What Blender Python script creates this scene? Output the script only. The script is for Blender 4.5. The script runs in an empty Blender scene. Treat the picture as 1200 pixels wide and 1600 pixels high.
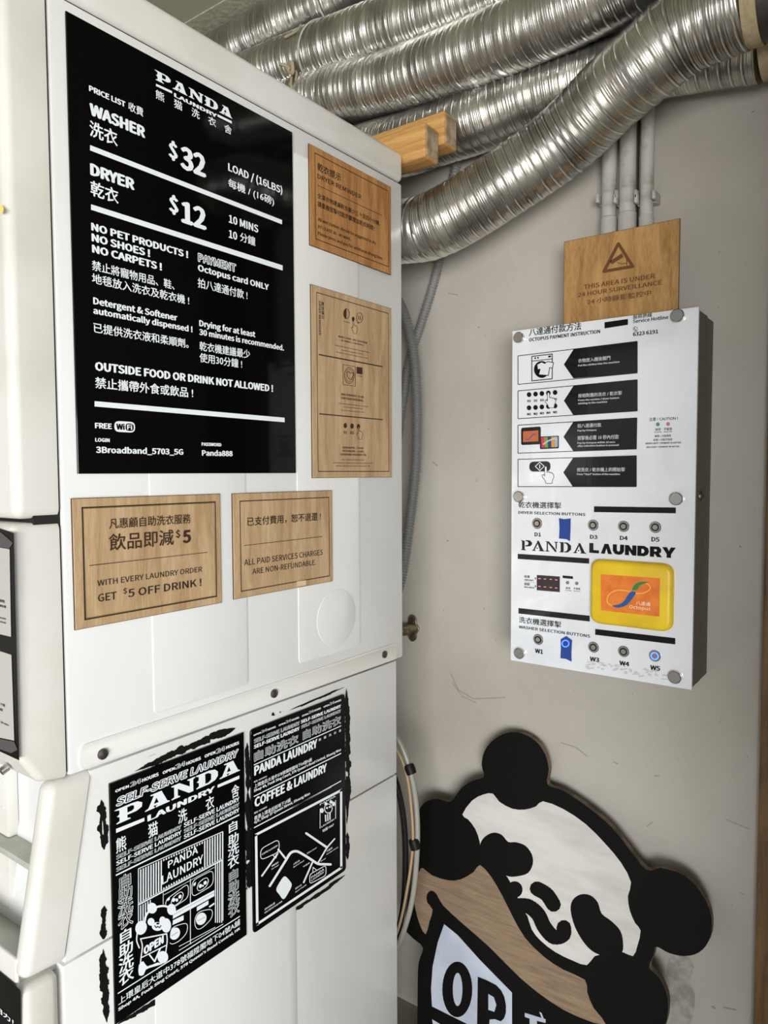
import bpy, bmesh, math, random
from mathutils import Vector, Matrix
from mathutils.geometry import delaunay_2d_cdt
R_ = random.Random(7)
SC = bpy.context.scene
COL = SC.collection
# ------------------------------------------------------------------ camera
YAW, PIT, ROL, FPX = 0.63745445, -0.05334576, -0.00402551, 1135.13833
CAM = Vector((0.0, 0.0, 1.45))
fw = Vector((-math.sin(YAW)*math.cos(PIT), math.cos(YAW)*math.cos(PIT), math.sin(PIT)))
rt = fw.cross(Vector((0, 0, 1))).normalized(); up = rt.cross(fw)
cr, sr = math.cos(ROL), math.sin(ROL)
rt, up = rt*cr+up*sr, up*cr-rt*sr
cd = bpy.data.cameras.new('camera'); cam = bpy.data.objects.new('camera', cd); COL.objects.link(cam)
cam.matrix_world = Matrix(((rt.x, up.x, -fw.x, CAM.x), (rt.y, up.y, -fw.y, CAM.y), (rt.z, up.z, -fw.z, CAM.z), (0, 0, 0, 1)))
cd.sensor_fit = 'VERTICAL'; cd.sensor_height = 24; cd.lens = FPX/1600*24; cd.clip_start = .02
SC.camera = cam
# ------------------------------------------------------------------ world and light
w = bpy.data.worlds.new('sky'); SC.world = w; w.use_nodes = True
nt = w.node_tree; bg = nt.nodes['Background']
tc = nt.nodes.new('ShaderNodeTexCoord'); sp = nt.nodes.new('ShaderNodeSeparateXYZ'); cr_ = nt.nodes.new('ShaderNodeValToRGB')
mr = nt.nodes.new('ShaderNodeMapRange'); mr.inputs[1].default_value = -1; mr.inputs[2].default_value = 1
nt.links.new(tc.outputs['Generated'], sp.inputs[0]); nt.links.new(sp.outputs[2], mr.inputs[0]); nt.links.new(mr.outputs[0], cr_.inputs[0])
nt.links.new(cr_.outputs[0], bg.inputs[0])
e = cr_.color_ramp.elements
e[0].position = .44; e[0].color = (.20, .19, .17, 1); e[1].position = .54; e[1].color = (.86, .92, 1.0, 1)
bg.inputs[1].default_value = 0.9

def area(name, loc, target, sx, sy, power, col):
    l = bpy.data.lights.new(name, 'AREA'); l.shape = 'RECTANGLE'; l.size = sx; l.size_y = sy; l.energy = power; l.color = col
    o = bpy.data.objects.new(name, l); COL.objects.link(o); o.location = loc
    o.rotation_euler = (Vector(target)-Vector(loc)).to_track_quat('-Z', 'Y').to_euler(); return o
area('daylight_from_street', (2.6, -4.3, 1.0), (-.85, 1.2, 1.1), 3.6, 1.9, 400, (1.0, .995, .985))
area('unseen_side_light', (1.9, .1, 1.5), (-.9, .9, 1.4), 1.2, 2.0, 11, (.95, .98, 1.0))  # weak unseen area light, brightens the machine side from the right
SC.view_settings.view_transform = 'Standard'; SC.view_settings.look = 'None'
SC.view_settings.gamma = 1; SC.view_settings.use_curve_mapping = False; SC.view_settings.exposure = 0.0

# ------------------------------------------------------------------ materials
def lin(r, g, b):
    f = lambda c: (c/255/12.92) if c/255 <= .04045 else ((c/255+.055)/1.055)**2.4
    return (f(r), f(g), f(b), 1)
def mat(name, col, rough=.5, metal=0, spec=.5, noise=None, bump=None, coat=0, emit=None):
    m = bpy.data.materials.new(name); m.use_nodes = True; n = m.node_tree.nodes; l = m.node_tree.links
    b = n['Principled BSDF']; b.inputs['Base Color'].default_value = col; b.inputs['Roughness'].default_value = rough
    b.inputs['Metallic'].default_value = metal; b.inputs['Specular IOR Level'].default_value = spec; b.inputs['Coat Weight'].default_value = coat
    b.inputs['Coat Roughness'].default_value = .03
    if emit: b.inputs['Emission Color'].default_value = emit[0]; b.inputs['Emission Strength'].default_value = emit[1]
    if noise or bump:
        t = n.new('ShaderNodeTexCoord'); mp = n.new('ShaderNodeMapping'); l.new(t.outputs['Object'], mp.inputs[0])
    if noise:   # (colour2, scale, low, high, xyz scale)
        c2, s, lo, hi, sc = noise
        mp.inputs['Scale'].default_value = sc
        q = n.new('ShaderNodeTexNoise'); q.inputs['Scale'].default_value = s; q.inputs['Detail'].default_value = 6; l.new(mp.outputs[0], q.inputs[0])
        r = n.new('ShaderNodeValToRGB'); r.color_ramp.elements[0].position = lo; r.color_ramp.elements[1].position = hi
        r.color_ramp.elements[0].color = c2; r.color_ramp.elements[1].color = col
        l.new(q.outputs[0], r.inputs[0]); l.new(r.outputs[0], b.inputs['Base Color'])
    if bump:
        q2 = n.new('ShaderNodeTexNoise'); q2.inputs['Scale'].default_value = bump[0]; q2.inputs['Detail'].default_value = 5
        l.new(t.outputs['Object'], q2.inputs[0]); bp = n.new('ShaderNodeBump'); bp.inputs['Strength'].default_value = bump[1]; bp.inputs['Distance'].default_value = .004
        l.new(q2.outputs[0], bp.inputs['Height']); l.new(bp.outputs[0], b.inputs['Normal'])
    return m
def wood(name, c1, c2, axis='z', rough=.55, scale=9.0):
    m = bpy.data.materials.new(name); m.use_nodes = True; n = m.node_tree.nodes; l = m.node_tree.links; b = n['Principled BSDF']
    t = n.new('ShaderNodeTexCoord'); mp = n.new('ShaderNodeMapping'); l.new(t.outputs['Object'], mp.inputs[0])
    mp.inputs['Scale'].default_value = {'z': (5, 5, .55), 'x': (.5, 6, 6), 'd': (5, 5, .9)}[axis]
    if axis == 'd': mp.inputs['Rotation'].default_value = (0, .35, 0)
    q = n.new('ShaderNodeTexNoise'); q.inputs['Scale'].default_value = scale; q.inputs['Detail'].default_value = 8; q.inputs['Roughness'].default_value = .65; q.inputs['Distortion'].default_value = .8
    l.new(mp.outputs[0], q.inputs[0])
    q3 = n.new('ShaderNodeTexNoise'); q3.inputs['Scale'].default_value = scale*9; q3.inputs['Detail'].default_value = 2; l.new(mp.outputs[0], q3.inputs[0])
    ad = n.new('ShaderNodeMath'); ad.operation = 'MULTIPLY_ADD'; ad.inputs[1].default_value = .3; l.new(q3.outputs[0], ad.inputs[0]); l.new(q.outputs[0], ad.inputs[2])
    r = n.new('ShaderNodeValToRGB'); r.color_ramp.elements[0].position = .48; r.color_ramp.elements[1].position = .82
    r.color_ramp.elements[0].color = c2; r.color_ramp.elements[1].color = c1
    l.new(ad.outputs[0], r.inputs[0]); l.new(r.outputs[0], b.inputs['Base Color']); b.inputs['Roughness'].default_value = rough
    b.inputs['Specular IOR Level'].default_value = .3
    return m
enamel = mat('white_enamel', lin(230, 231, 230), .28, noise=(lin(218, 217, 212), 3.0, .3, .62, (1, 1, .4)), coat=.15)
enamel2 = mat('aged_enamel', lin(228, 228, 224), .3, noise=(lin(214, 210, 200), 4.0, .3, .6, (1, 1, 1)), coat=.15)
fascia = mat('cream_fascia_plastic', lin(222, 220, 213), .3, noise=(lin(206, 202, 190), 5, .28, .55, (1, 1, 1)), coat=.2)
def plaster():
    m = mat('painted_plaster', lin(188, 183, 174), .72, bump=(55, .35), noise=(lin(170, 164, 153), 1.7, .35, .62, (1, 1, 1)))
    n = m.node_tree.nodes; l = m.node_tree.links; b = n['Principled BSDF']; src = b.inputs['Base Color'].links[0].from_socket
    t = [x for x in n if x.type == 'TEX_COORD'][0]
    v = n.new('ShaderNodeTexNoise'); v.inputs['Scale'].default_value = 95; v.inputs['Detail'].default_value = 4; l.new(t.outputs['Object'], v.inputs[0])
    r = n.new('ShaderNodeValToRGB'); r.color_ramp.elements[0].position = .735; r.color_ramp.elements[1].position = .77; l.new(v.outputs[0], r.inputs[0])
    mx = n.new('ShaderNodeMix'); mx.data_type = 'RGBA'; l.new(r.outputs[0], mx.inputs[0]); l.new(src, mx.inputs[6]); mx.inputs[7].default_value = lin(118, 110, 100)
    l.new(mx.outputs[2], b.inputs['Base Color']); return m
wallm = plaster()
ceilm = mat('ceiling_paint', lin(176, 174, 152), .8, bump=(20, .2)); beamm = mat('beam_plaster', lin(190, 188, 170), .85, bump=(90, .6), noise=(lin(168, 166, 146), 60, .4, .6, (1, 1, 1)))
floorm = mat('floor_tile', lin(150, 144, 134), .5, noise=(lin(125, 120, 110), 3, .4, .6, (1, 1, 1)))
alum = mat('aluminium', lin(236, 235, 231), .27, metal=1, noise=(lin(205, 204, 200), 12, .35, .6, (1, 1, 1)), bump=(30, .02))
chrome = mat('brushed_steel', lin(190, 188, 182), .25, metal=1)
darksteel = mat('dark_steel', lin(95, 92, 88), .4, metal=.8)
pvc = mat('painted_pipe', lin(188, 185, 178), .55, bump=(60, .3), noise=(lin(150, 145, 136), 25, .32, .5, (1, 1, 1)))
conduit = mat('grey_conduit', lin(140, 140, 138), .4); hosem = mat('grey_hose', lin(122, 124, 122), .45)
clearhose = mat('pale_tube', lin(150, 148, 138), .3); tanhose = mat('tan_tube', lin(170, 145, 110), .4)
blk = mat('black_gloss', (.002, .002, .0022, 1), .06, spec=.22); blkm = mat('black_matt', (.006, .006, .006, 1), .5, spec=.2); blks = mat('black_satin', (.002, .002, .0022, 1), .2, spec=.2)
blkpaint = mat('black_paint', (.004, .0038, .0036, 1), .6, spec=.12)
prt = mat('white_print', lin(240, 246, 250), .35); gapm = mat('seam_dark', lin(26, 24, 22), .8)
burn = mat('burnt_engraving', lin(62, 34, 18), .8); burnb = mat('dark_engraving', lin(40, 26, 18), .8); burnl = mat('light_engraving', lin(104, 62, 30), .8)
ply = wood('plywood', lin(200, 172, 134), lin(166, 134, 96), 'z'); plyo = wood('plywood_orange', lin(192, 142, 88), lin(146, 96, 52), 'z'); plyw = wood('plywood_amber', lin(186, 146, 92), lin(146, 106, 60), 'd')
plyedge = mat('burnt_edge', lin(70, 45, 28), .8)
timb = wood('pine_timber', lin(214, 168, 104), lin(170, 122, 66), 'x', .6); timbend = mat('timber_end', lin(176, 156, 130), .85, noise=(lin(140, 118, 94), 40, .4, .6, (1, 1, 1)))
trimw = wood('brown_trim', lin(122, 94, 60), lin(86, 64, 40), 'z'); palew = wood('pale_wood', lin(206, 190, 156), lin(176, 156, 120), 'z'); doorm = wood('dark_door_wood', lin(70, 52, 36), lin(46, 34, 24), 'z', .5)
acry = mat('white_acrylic', lin(224, 227, 232), .12, coat=.8, noise=(lin(214, 217, 222), 10, .3, .5, (1, 1, 1)))
boxm = mat('grey_metal_box', lin(96, 92, 82), .55, spec=.25)
ink = mat('black_ink', lin(14, 13, 13), .15, spec=.3, coat=.15)
yel = mat('yellow_plastic', lin(232, 198, 28), .4, noise=(lin(216, 178, 20), 12, .35, .6, (1, 1, 1))); org = mat('orange_face', lin(232, 132, 50), .35, noise=(lin(216, 108, 36), 40, .35, .65, (1, 1, 1)))
logoblue = mat('logo_blue', lin(24, 84, 150), .4); logogreen = mat('logo_green', lin(40, 130, 60), .4); logogold = mat('logo_gold', lin(240, 172, 66), .4); logow = mat('logo_white', lin(250, 226, 200), .4)
tape = mat('blue_tape', lin(26, 62, 140), .65, bump=(200, .3)); ledblue = mat('led_blue', (0, .02, .4, 1), .4, emit=((.05, .12, 1, 1), 5)); redled = mat('led_red', (.3, 0, 0, 1), .4, emit=((1, .25, .3, 1), 1.6))
green = mat('dot_green', lin(70, 140, 110), .4); pink = mat('dot_pink', lin(200, 110, 120), .4); greyd = mat('dot_grey', lin(120, 120, 120), .4)
grime = mat('grime', lin(188, 190, 192), .5)
pface = mat('panda_white_paint', lin(212, 208, 204), .6, noise=(lin(196, 191, 186), 9, .32, .6, (1, 4, 4)))
pblue = mat('panda_blue_white_paint', lin(190, 198, 212), .6, noise=(lin(170, 178, 192), 10, .3, .6, (1, 1, 1)))
pwood = wood('panda_bare_wood', lin(150, 128, 104), lin(120, 100, 80), 'x', .7, 14)
pedge = mat('panda_edge', lin(120, 104, 88), .8, noise=(lin(80, 66, 52), 30, .4, .6, (1, 1, 1)))
twine = mat('twine', lin(170, 160, 130), .9); greendeck = mat('grey_green_deck', lin(190, 193, 182), .3, noise=(lin(170, 172, 160), 14, .35, .6, (1, 1, 1)))
doorg = mat('grey_door', lin(160, 160, 152), .35); paper = mat('pale_sheet', lin(190, 188, 182), .5); greysheet = mat('grey_sheet', lin(84, 80, 82), .4)

# ------------------------------------------------------------------ helpers
def ray(u, v):
    return rt*((u-600)/FPX) - up*((v-800)/FPX) + fw
class Plane:
    def __init__(s, O, U, V): s.O = Vector(O); s.U = Vector(U); s.V = Vector(V).normalized(); s.N = s.U.cross(s.V)
    def hit(s, u, v, h=0):
        d = ray(u, v); O = s.O+s.N*h; t = (O-CAM).dot(s.N)/d.dot(s.N); p = CAM+d*t-s.O
        return p.dot(s.U), p.dot(s.V)
    def at(s, a, b, h=0): return s.O+s.U*a+s.V*b+s.N*h
def Z(x0, y0, sc): return lambda p: (x0+p[0]/sc, y0+p[1]/sc)
ID = lambda p: p
def link(o, parent=None):
    COL.objects.link(o)
    if parent:
        o.parent = parent
    return o
def tag(o, label=None, cat=None, group=None, kind=None):
    if label: o['label'] = label
    if cat: o['category'] = cat
    if group: o['group'] = group
    if kind: o['kind'] = kind
    return o
def thing(name, label, cat, loc, group=None):
    o = bpy.data.objects.new(name, None); o.empty_display_size = .05; COL.objects.link(o); o.location = loc
    return tag(o, label, cat, group)
def worldloc(p):
    v = Vector((0, 0, 0))
    while p: v += p.location; p = p.parent
    return v
class MB:
    def __init__(s): s.b = bmesh.new()
    def poly(s, pts):
        vs = [s.b.verts.new(p) for p in pts]
        try: return s.b.faces.new(vs)
        except ValueError: return None
    def box(s, x0, x1, y0, y1, z0, z1, bev=0, seg=2):
        t = bmesh.new(); bmesh.ops.create_cube(t, size=1)
        for v in t.verts: v.co = Vector(((x0+x1)/2+v.co.x*(x1-x0), (y0+y1)/2+v.co.y*(y1-y0), (z0+z1)/2+v.co.z*(z1-z0)))
        if bev: bmesh.ops.bevel(t, geom=t.edges[:], offset=bev, segments=seg, affect='EDGES', profile=.5)
        return s.add(t)
    def add(s, t):
        me = bpy.data.meshes.new('t'); t.to_mesh(me); t.free(); s.b.from_mesh(me); bpy.data.meshes.remove(me); return s
    def prism(s, pl, pts, h0, h1, bev=0, seg=2):     # pts in plane coords, extruded h0..h1 along the normal
        t = bmesh.new(); a = [t.verts.new(pl.at(x, y, h1)) for x, y in pts]; c = [t.verts.new(pl.at(x, y, h0)) for x, y in pts]
        n = len(pts); f = t.faces.new(a); t.faces.new(c[::-1])
        for i in range(n): t.faces.new((a[i], c[i], c[(i+1) % n], a[(i+1) % n]))
        bmesh.ops.recalc_face_normals(t, faces=t.faces[:])
        if bev:
            bmesh.ops.bevel(t, geom=[ed for ed in f.edges], offset=bev, segments=seg, affect='EDGES', profile=.5)
        return s.add(t)
    def tube(s, path, rad, seg=16, caps=True):
        path = [Vector(p) for p in path]; n = len(path)
        tang = [(path[min(i+1, n-1)]-path[max(i-1, 0)]).normalized() for i in range(n)]
        nrm = tang[0].orthogonal().normalized(); rings = []
        for i in range(n):
            nrm = (nrm-tang[i]*nrm.dot(tang[i])).normalized(); bi = tang[i].cross(nrm)
            r = rad[i] if isinstance(rad, (list, tuple)) else rad
            rings.append([s.b.verts.new(path[i]+(nrm*math.cos(k*2*math.pi/seg)+bi*math.sin(k*2*math.pi/seg))*r) for k in range(seg)])
        for i in range(n-1):
            for k in range(seg):
                s.b.faces.new((rings[i][k], rings[i][(k+1) % seg], rings[i+1][(k+1) % seg], rings[i+1][k]))
        if caps: s.b.faces.new(rings[0][::-1]); s.b.faces.new(rings[-1])
        return s
    def build(s, name, m, parent=None, smooth=None):
        me = bpy.data.meshes.new(name)
        bmesh.ops.recalc_face_normals(s.b, faces=[f for f in s.b.faces if True]) if not getattr(s, 'keep', False) else None
        if parent: off = worldloc(parent)
        else:
            c = [v.co for v in s.b.verts]
            off = Vector(((min(v.x for v in c)+max(v.x for v in c))/2, (min(v.y for v in c)+max(v.y for v in c))/2, min(v.z for v in c)))
        for v in s.b.verts: v.co -= off
        s.b.to_mesh(me); s.b.free()
        for mm in (m if isinstance(m, list) else [m]): me.materials.append(mm)
        if smooth is not None:
            for p in me.polygons: p.use_smooth = True
            try: me.set_sharp_from_angle(angle=math.radians(smooth))
            except Exception: pass
        o = bpy.data.objects.new(name, me); link(o, parent)
        if not parent: o.location = off
        return o
def spline(pts, n=12):
    P = [Vector(p) for p in pts]; P = [P[0]*2-P[1]]+P+[P[-1]*2-P[-2]]; out = []
    for i in range(1, len(P)-2):
        for k in range(n):
            t = k/n; a, b, c, d = P[i-1:i+3]
            out.append(.5*((2*b)+(c-a)*t+(2*a-5*b+4*c-d)*t*t+(3*b-a-3*c+d)*t**3))
    out.append(P[-2]); return out
def smooth2(pts, n=4):
    N = len(pts); out = []
    for i in range(N):
        a, b, c, d = [Vector(pts[(i+j) % N]) for j in (-1, 0, 1, 2)]
        for k in range(n):
            t = k/n; p = .5*((2*b)+(c-a)*t+(2*a-5*b+4*c-d)*t*t+(3*b-a-3*c+d)*t**3); out.append((p.x, p.y))
    return out
def ell(cx, cy, rx, ry=None, n=24, rot=0):
    ry = ry or rx; o = []
    for k in range(n):
        a = k*2*math.pi/n; x, y = rx*math.cos(a), ry*math.sin(a)
        o.append((cx+x*math.cos(rot)-y*math.sin(rot), cy+x*math.sin(rot)+y*math.cos(rot)))
    return o
def rrect(TL, TR, BR, BL, r=.15, n=4):
    c = [Vector(TL), Vector(TR), Vector(BR), Vector(BL)]; o = []
    for i in range(4):
        p, a, b = c[i], c[i-1], c[(i+1) % 4]; m = min((a-p).length, (b-p).length)*r
        p0 = p+(a-p).normalized()*m; p1 = p+(b-p).normalized()*m
        for k in range(n+1):
            t = k/n; q = p0*(1-t)**2+p*2*t*(1-t)+p1*t*t; o.append((q.x, q.y))
    return o
def strokes(pts, wd, closed=False, disc=True):
    o = []; P = [Vector(p) for p in pts]; n = len(P)
    for i in range(n if closed else n-1):
        a, b = P[i], P[(i+1) % n]; d = (b-a)
        if d.length < 1e-6: continue
        q = Vector((-d.y, d.x)).normalized()*wd/2
        o.append([tuple(a+q), tuple(b+q), tuple(b-q), tuple(a-q)])
    if disc: o += [ell(p.x, p.y, wd/2, n=10) for p in P]
    return o
SPLIT = {'rule_line', 'logo_bar', 'grey_piece', 'button_icon', 'display_digit', 'status_dot', 'shutter_stripe', 'machine_shape', 'map_frame', 'blue_tape'}
def area2(q): return sum(q[i-1][0]*q[i][1]-q[i][0]*q[i-1][1] for i in range(len(q)))
def flat(name, pl, z, polys, h, m, parent):
    if name in SPLIT and len(polys) > 1:
        for q in polys: o = flat(name, pl, z, [q], h, m, parent)
        return o
    mb = MB(); mb.keep = True; PP = []
    for q in polys:
        pp = [pl.hit(*z(p), h) for p in q]
        if len(pp) < 3: continue
        ar = sum(pp[i-1][0]*pp[i][1]-pp[i][0]*pp[i-1][1] for i in range(len(pp)))
        if ar < 0: pp = pp[::-1]
        PP.append(pp)
    if len(PP) > 1:      # overlapping strokes become one clean print
        V, Fc = [], []
        for pp in PP: Fc.append(list(range(len(V), len(V)+len(pp)))); V += [Vector((x*1000, y*1000)) for x, y in pp]
        r = delaunay_2d_cdt(V, [], Fc, 1, 1e-4, True)
        vs = [mb.b.verts.new(pl.at(v.x/1000, v.y/1000, h)) for v in r[0]]
        for f, own in zip(r[2], r[5]):
            if not own: continue
            if area2([r[0][i] for i in f]) < 0: f = f[::-1]
            try: mb.b.faces.new([vs[i] for i in f])
            except ValueError: pass
    else:
        for pp in PP: mb.poly([pl.at(x, y, h) for x, y in pp])
    return mb.build(name, m, parent)
def rect(pl, z, TL, TR, BR, BL):       # pixel corners -> an upright rectangle on the plane
    a = [pl.hit(*z(p)) for p in (TL, TR, BR, BL)]
    x0 = (a[0][0]+a[3][0])/2; x1 = (a[1][0]+a[2][0])/2; y1 = (a[0][1]+a[1][1])/2; y0 = (a[2][1]+a[3][1])/2
    return x0, x1, y0, y1
def plate(name, pl, z, TL, TR, BR, BL, t, m, parent, bev=.0008, h0=0):
    x0, x1, y0, y1 = rect(pl, z, TL, TR, BR, BL)
    return MB().prism(pl, [(x0, y0), (x1, y0), (x1, y1), (x0, y1)], h0, t, bev, 1).build(name, m, parent), (x0, x1, y0, y1)
def border(pl, z, TL, TR, BR, BL, t, h, m, parent, name='border_line'):
    x0, x1, y0, y1 = rect(pl, z, TL, TR, BR, BL)
    mb = MB(); mb.keep = True
    for a, b, c, d in ((x0, x1, y1-t, y1), (x0, x1, y0, y0+t), (x0, x0+t, y0, y1), (x1-t, x1, y0, y1)):
        mb.poly([pl.at(a, c, h), pl.at(b, c, h), pl.at(b, d, h), pl.at(a, d, h)])
    return mb.build(name, m, parent)
# text: collected first, then converted in one pass
TX = []
def text(pl, z, s, TL, BL, BR, m, parent, h, wt=.02, shear=0, outline=None, rot=False, name='lettering'):
    TX.append(dict(pl=pl, z=z, s=s, TL=TL, BL=BL, BR=BR, m=m, parent=parent, h=h, wt=wt, shear=shear, rot=rot, name=name))
    if outline: TX[-1]['outer'] = True; TX.append(dict(pl=pl, z=z, s=s, TL=TL, BL=BL, BR=BR, m=outline[0], parent=parent, h=h+.0003, wt=wt-outline[1], shear=shear, rot=rot, name=name, ref=len(TX)-1))
def cjk(s): return any(ord(c) > 0x2e80 for c in s)
def load_face():
    try:
        import os
        return bpy.data.fonts.load(os.path.join(bpy.utils.system_resource('DATAFILES'), 'fonts', 'Noto Sans CJK Regular.woff2'))
    except Exception: return None
def run_text():
    face = load_face(); refs = {}
    def mk(s, wt, shear):
        c = bpy.data.curves.new('lettering', 'FONT'); c.body = s; c.size = 1; c.offset = wt; c.shear = shear; c.resolution_u = 2; c.dimensions = '2D'; c.fill_mode = 'FRONT'
        if face and not cjk(s): c.font = face
        o = bpy.data.objects.new('lettering', c); COL.objects.link(o); return o
    for t in TX:
        t['bold'] = 0
        t['bold'] = 0 if 'ref' in t else max(t['wt'], 0)*(1.15 if cjk(t['s']) else .72)*(1.2 if t.get('outer') else 1); t['wt'] = 0
        t['o'] = mk(t['s'], t['wt'], t['shear'])
        if 0 not in refs: refs[0] = mk('H', 0, 0)
    dg = bpy.context.evaluated_depsgraph_get(); dg.update()
    def cv(o): return bpy.data.meshes.new_from_object(o.evaluated_get(dg))
    capH = {}
    for k, o in refs.items():
        me = cv(o); capH[k] = (max(v.co.y for v in me.vertices), min(v.co.y for v in me.vertices))
    for t in TX:
        me = cv(t['o'])
        if not me.vertices: continue
        src = t
        if 'ref' in t: src = TX[t['ref']]
        X = [v.co.x for v in me.vertices]; Y = [v.co.y for v in me.vertices]
        bb = (min(X)-t['bold'], max(X)+t['bold']); cj = cjk(t['s'])
        yy = (min(Y), max(Y)) if cj else (capH[0][1], capH[0][0])
        yy = (yy[0]-t['bold']*.5, yy[1]+t['bold']*.5)
        if 'ref' in t: bb, yy = src['bb'], src['yy']
        t['bb'], t['yy'] = bb, yy
        pl = t['pl']; a = pl.hit(*t['z'](t['TL']), t['h']); b = pl.hit(*t['z'](t['BL']), t['h']); c = pl.hit(*t['z'](t['BR']), t['h'])
        if t['rot']:   # reads downwards: TL = upper right corner of the column, BL = upper left, BR = lower left
            xb = (b[0]+c[0])/2; H = a[0]-xb; W = b[1]-c[1]; y0 = b[1]
            for v in me.vertices:
                u = (v.co.x-bb[0])/(bb[1]-bb[0])*W; q = (v.co.y-yy[0])/(yy[1]-yy[0])*H
                v.co = pl.at(xb+q, y0-u, t['h'])
        else:
            yb = (b[1]+c[1])/2; H = a[1]-b[1]; W = c[0]-b[0]; x0 = b[0]
            for v in me.vertices:
                u = (v.co.x-bb[0])/(bb[1]-bb[0])*W; q = (v.co.y-yy[0])/(yy[1]-yy[0])*H
                v.co = pl.at(x0+u, yb+q, t['h'])
        off = worldloc(t['parent'])
        for v in me.vertices: v.co -= off
        if t['bold']:      # heavier strokes: the same flat print laid down again a hair to each side
            sx = t['bold']*abs(W)/(bb[1]-bb[0]); sy = t['bold']*abs(H)/(yy[1]-yy[0]); bm = bmesh.new()
            OF = [(0, 0), (sx, 0), (-sx, 0), (0, sy*.6), (0, -sy*.6), (sx*.6, sy*.5), (-sx*.6, -sy*.5)]
            if t['bold'] > .03: OF = [(0, 0)]+[(sx*f*math.cos(k*math.pi/5), sy*f*math.sin(k*math.pi/5)) for f in (.5, 1) for k in range(10)]
            for kk, (ax, ay) in enumerate(OF):
                k0 = len(bm.verts); bm.from_mesh(me); bm.verts.ensure_lookup_table()
                for v in bm.verts[k0:]: v.co += pl.U*ax+pl.V*ay+pl.N*(kk*1.5e-5)
            bm.to_mesh(me); bm.free()
        me.materials.clear(); me.materials.append(t['m']); me.name = t['name']
        link(bpy.data.objects.new(t['name'], me), t['parent'])
    for t in TX: bpy.data.objects.remove(t['o'])
    for o in refs.values(): bpy.data.objects.remove(o)

# ------------------------------------------------------------------ key dimensions (metres)
XS = -.912; WALL = 1.58; CEIL = 2.75; XL = -1.60
SIDE = Plane((XS, 0, 0), (0, 1, 0), (0, 0, 1))
def BP(y): return Plane((0, y, 0), (1, 0, 0), (0, 0, 1))
def py(u, v, y):
    d = ray(u, v); return CAM+d*((y-CAM.y)/d.y)
# ------------------------------------------------------------------ the room
o = MB().box(-4, 2.2, WALL, WALL+.12, 0, CEIL+.1).build('wall_back', wallm); tag(o, 'pale painted plaster wall behind the machine and payment box', kind='structure'); wback = o
o = MB().box(-4.1, -4, -1.6, WALL+.12, 0, CEIL+.1).build('wall_left', wallm); tag(o, kind='structure')
o = MB().box(-4.1, 2.2, -1.8, WALL+.12, CEIL, CEIL+.12).build('ceiling', ceilm); tag(o, kind='structure')
o = MB().box(-4.1, 3.5, -6, WALL+.12, -.1, 0).build('floor', floorm); tag(o, kind='structure')
o = MB().box(-4, 2.0, 1.402, WALL, CEIL-.004, CEIL, .0015).build('trim_1', beamm); tag(o, kind='structure')
o = MB().box(-.2375, -.155, 1.535, WALL, 0, CEIL, .004).build('trim_2', trimw); tag(o, 'brown wooden door post at the right edge of the wall', kind='structure')
o = MB().box(-.155, .03, 1.54, 1.578, .005, 2.3, .004).build('added_dark_door', doorm); tag(o, kind='structure')  # unseen door, added to keep reflections in the black signs dark
o = MB().box(.03, .13, .75, WALL, 0, CEIL).build('added_shade_wall', wallm); tag(o, kind='structure')  # unseen partition, added to shade the right part of the back wall
o = MB().box(-4.1, 2.2, -1.9, -1.8, 2.25, CEIL+.12).build('added_lintel', wallm); tag(o, kind='structure')  # unseen lintel, added to hold daylight off the upper wall
mb = MB(); mb.box(-2.75, -2.66, 1.0, 1.08, CEIL-.22, CEIL, .003); o = mb.build('trim_3', darksteel); tag(o, kind='structure')

def yzprism(name, prof, x0, x1, m, bev=.0, seg=3, ymax=9, par=None):
    t = bmesh.new(); a = [t.verts.new((x0, y, z)) for y, z in prof]; c = [t.verts.new((x1, y, z)) for y, z in prof]; n = len(prof); t.faces.new(a); t.faces.new(c[::-1])
    for i in range(n): t.faces.new((a[i], c[i], c[(i+1) % n], a[(i+1) % n]))
    bmesh.ops.recalc_face_normals(t, faces=t.faces[:])
    if bev: bmesh.ops.bevel(t, geom=[e for e in t.edges if min(v.co.y for v in e.verts) < ymax], offset=bev, segments=seg, affect='EDGES', profile=.5)
    return MB().add(t).build(name, m, par or wsh, 40)
# scuffs and bare patches on the wall
scf = mat('wall_scuff', lin(146, 140, 130), .8); bare = mat('bare_plaster', lin(176, 173, 166), .85, bump=(120, .6), noise=(lin(150, 146, 138), 40, .4, .6, (1, 1, 1)))
WB = BP(WALL)
for k, (pts, wd) in enumerate((([(704, 1052), (716, 1078), (740, 1092), (790, 1090)], 1.5), ([(706, 1066), (722, 1088), (744, 1098)], 1.2), ([(676, 722), (684, 728)], 1.6), ([(700, 458), (716, 461)], 1.2), ([(876, 1160), (900, 1168), (918, 1182)], 1.2), ([(1134, 1280), (1172, 1296)], 1.0), ([(1130, 1574), (1150, 1578)], 2.2), ([(1112, 1572), (1118, 1576)], 3), ([(1022, 1212), (1030, 1213)], 1.4), ([(958, 1190), (966, 1194)], 1.4), ([(1010, 1292), (1020, 1284)], 1.2), ([(1156, 1394), (1162, 1398)], 1.4))):
    flat('scuff_mark', WB, ID, strokes(pts, wd, disc=False), .0004, scf, wback)
flat('bare_patch', WB, ID, [smooth2([(1046, 1496), (1072, 1494), (1084, 1510), (1078, 1534), (1086, 1556), (1080, 1600), (1064, 1640), (1040, 1630), (1050, 1580), (1042, 1540)], 3)], .0003, bare, wback)
flat('bare_patch', WB, ID, [smooth2([(1170, 1588), (1180, 1580), (1182, 1640), (1168, 1640)], 2)], .0003, bare, wback)
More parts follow.
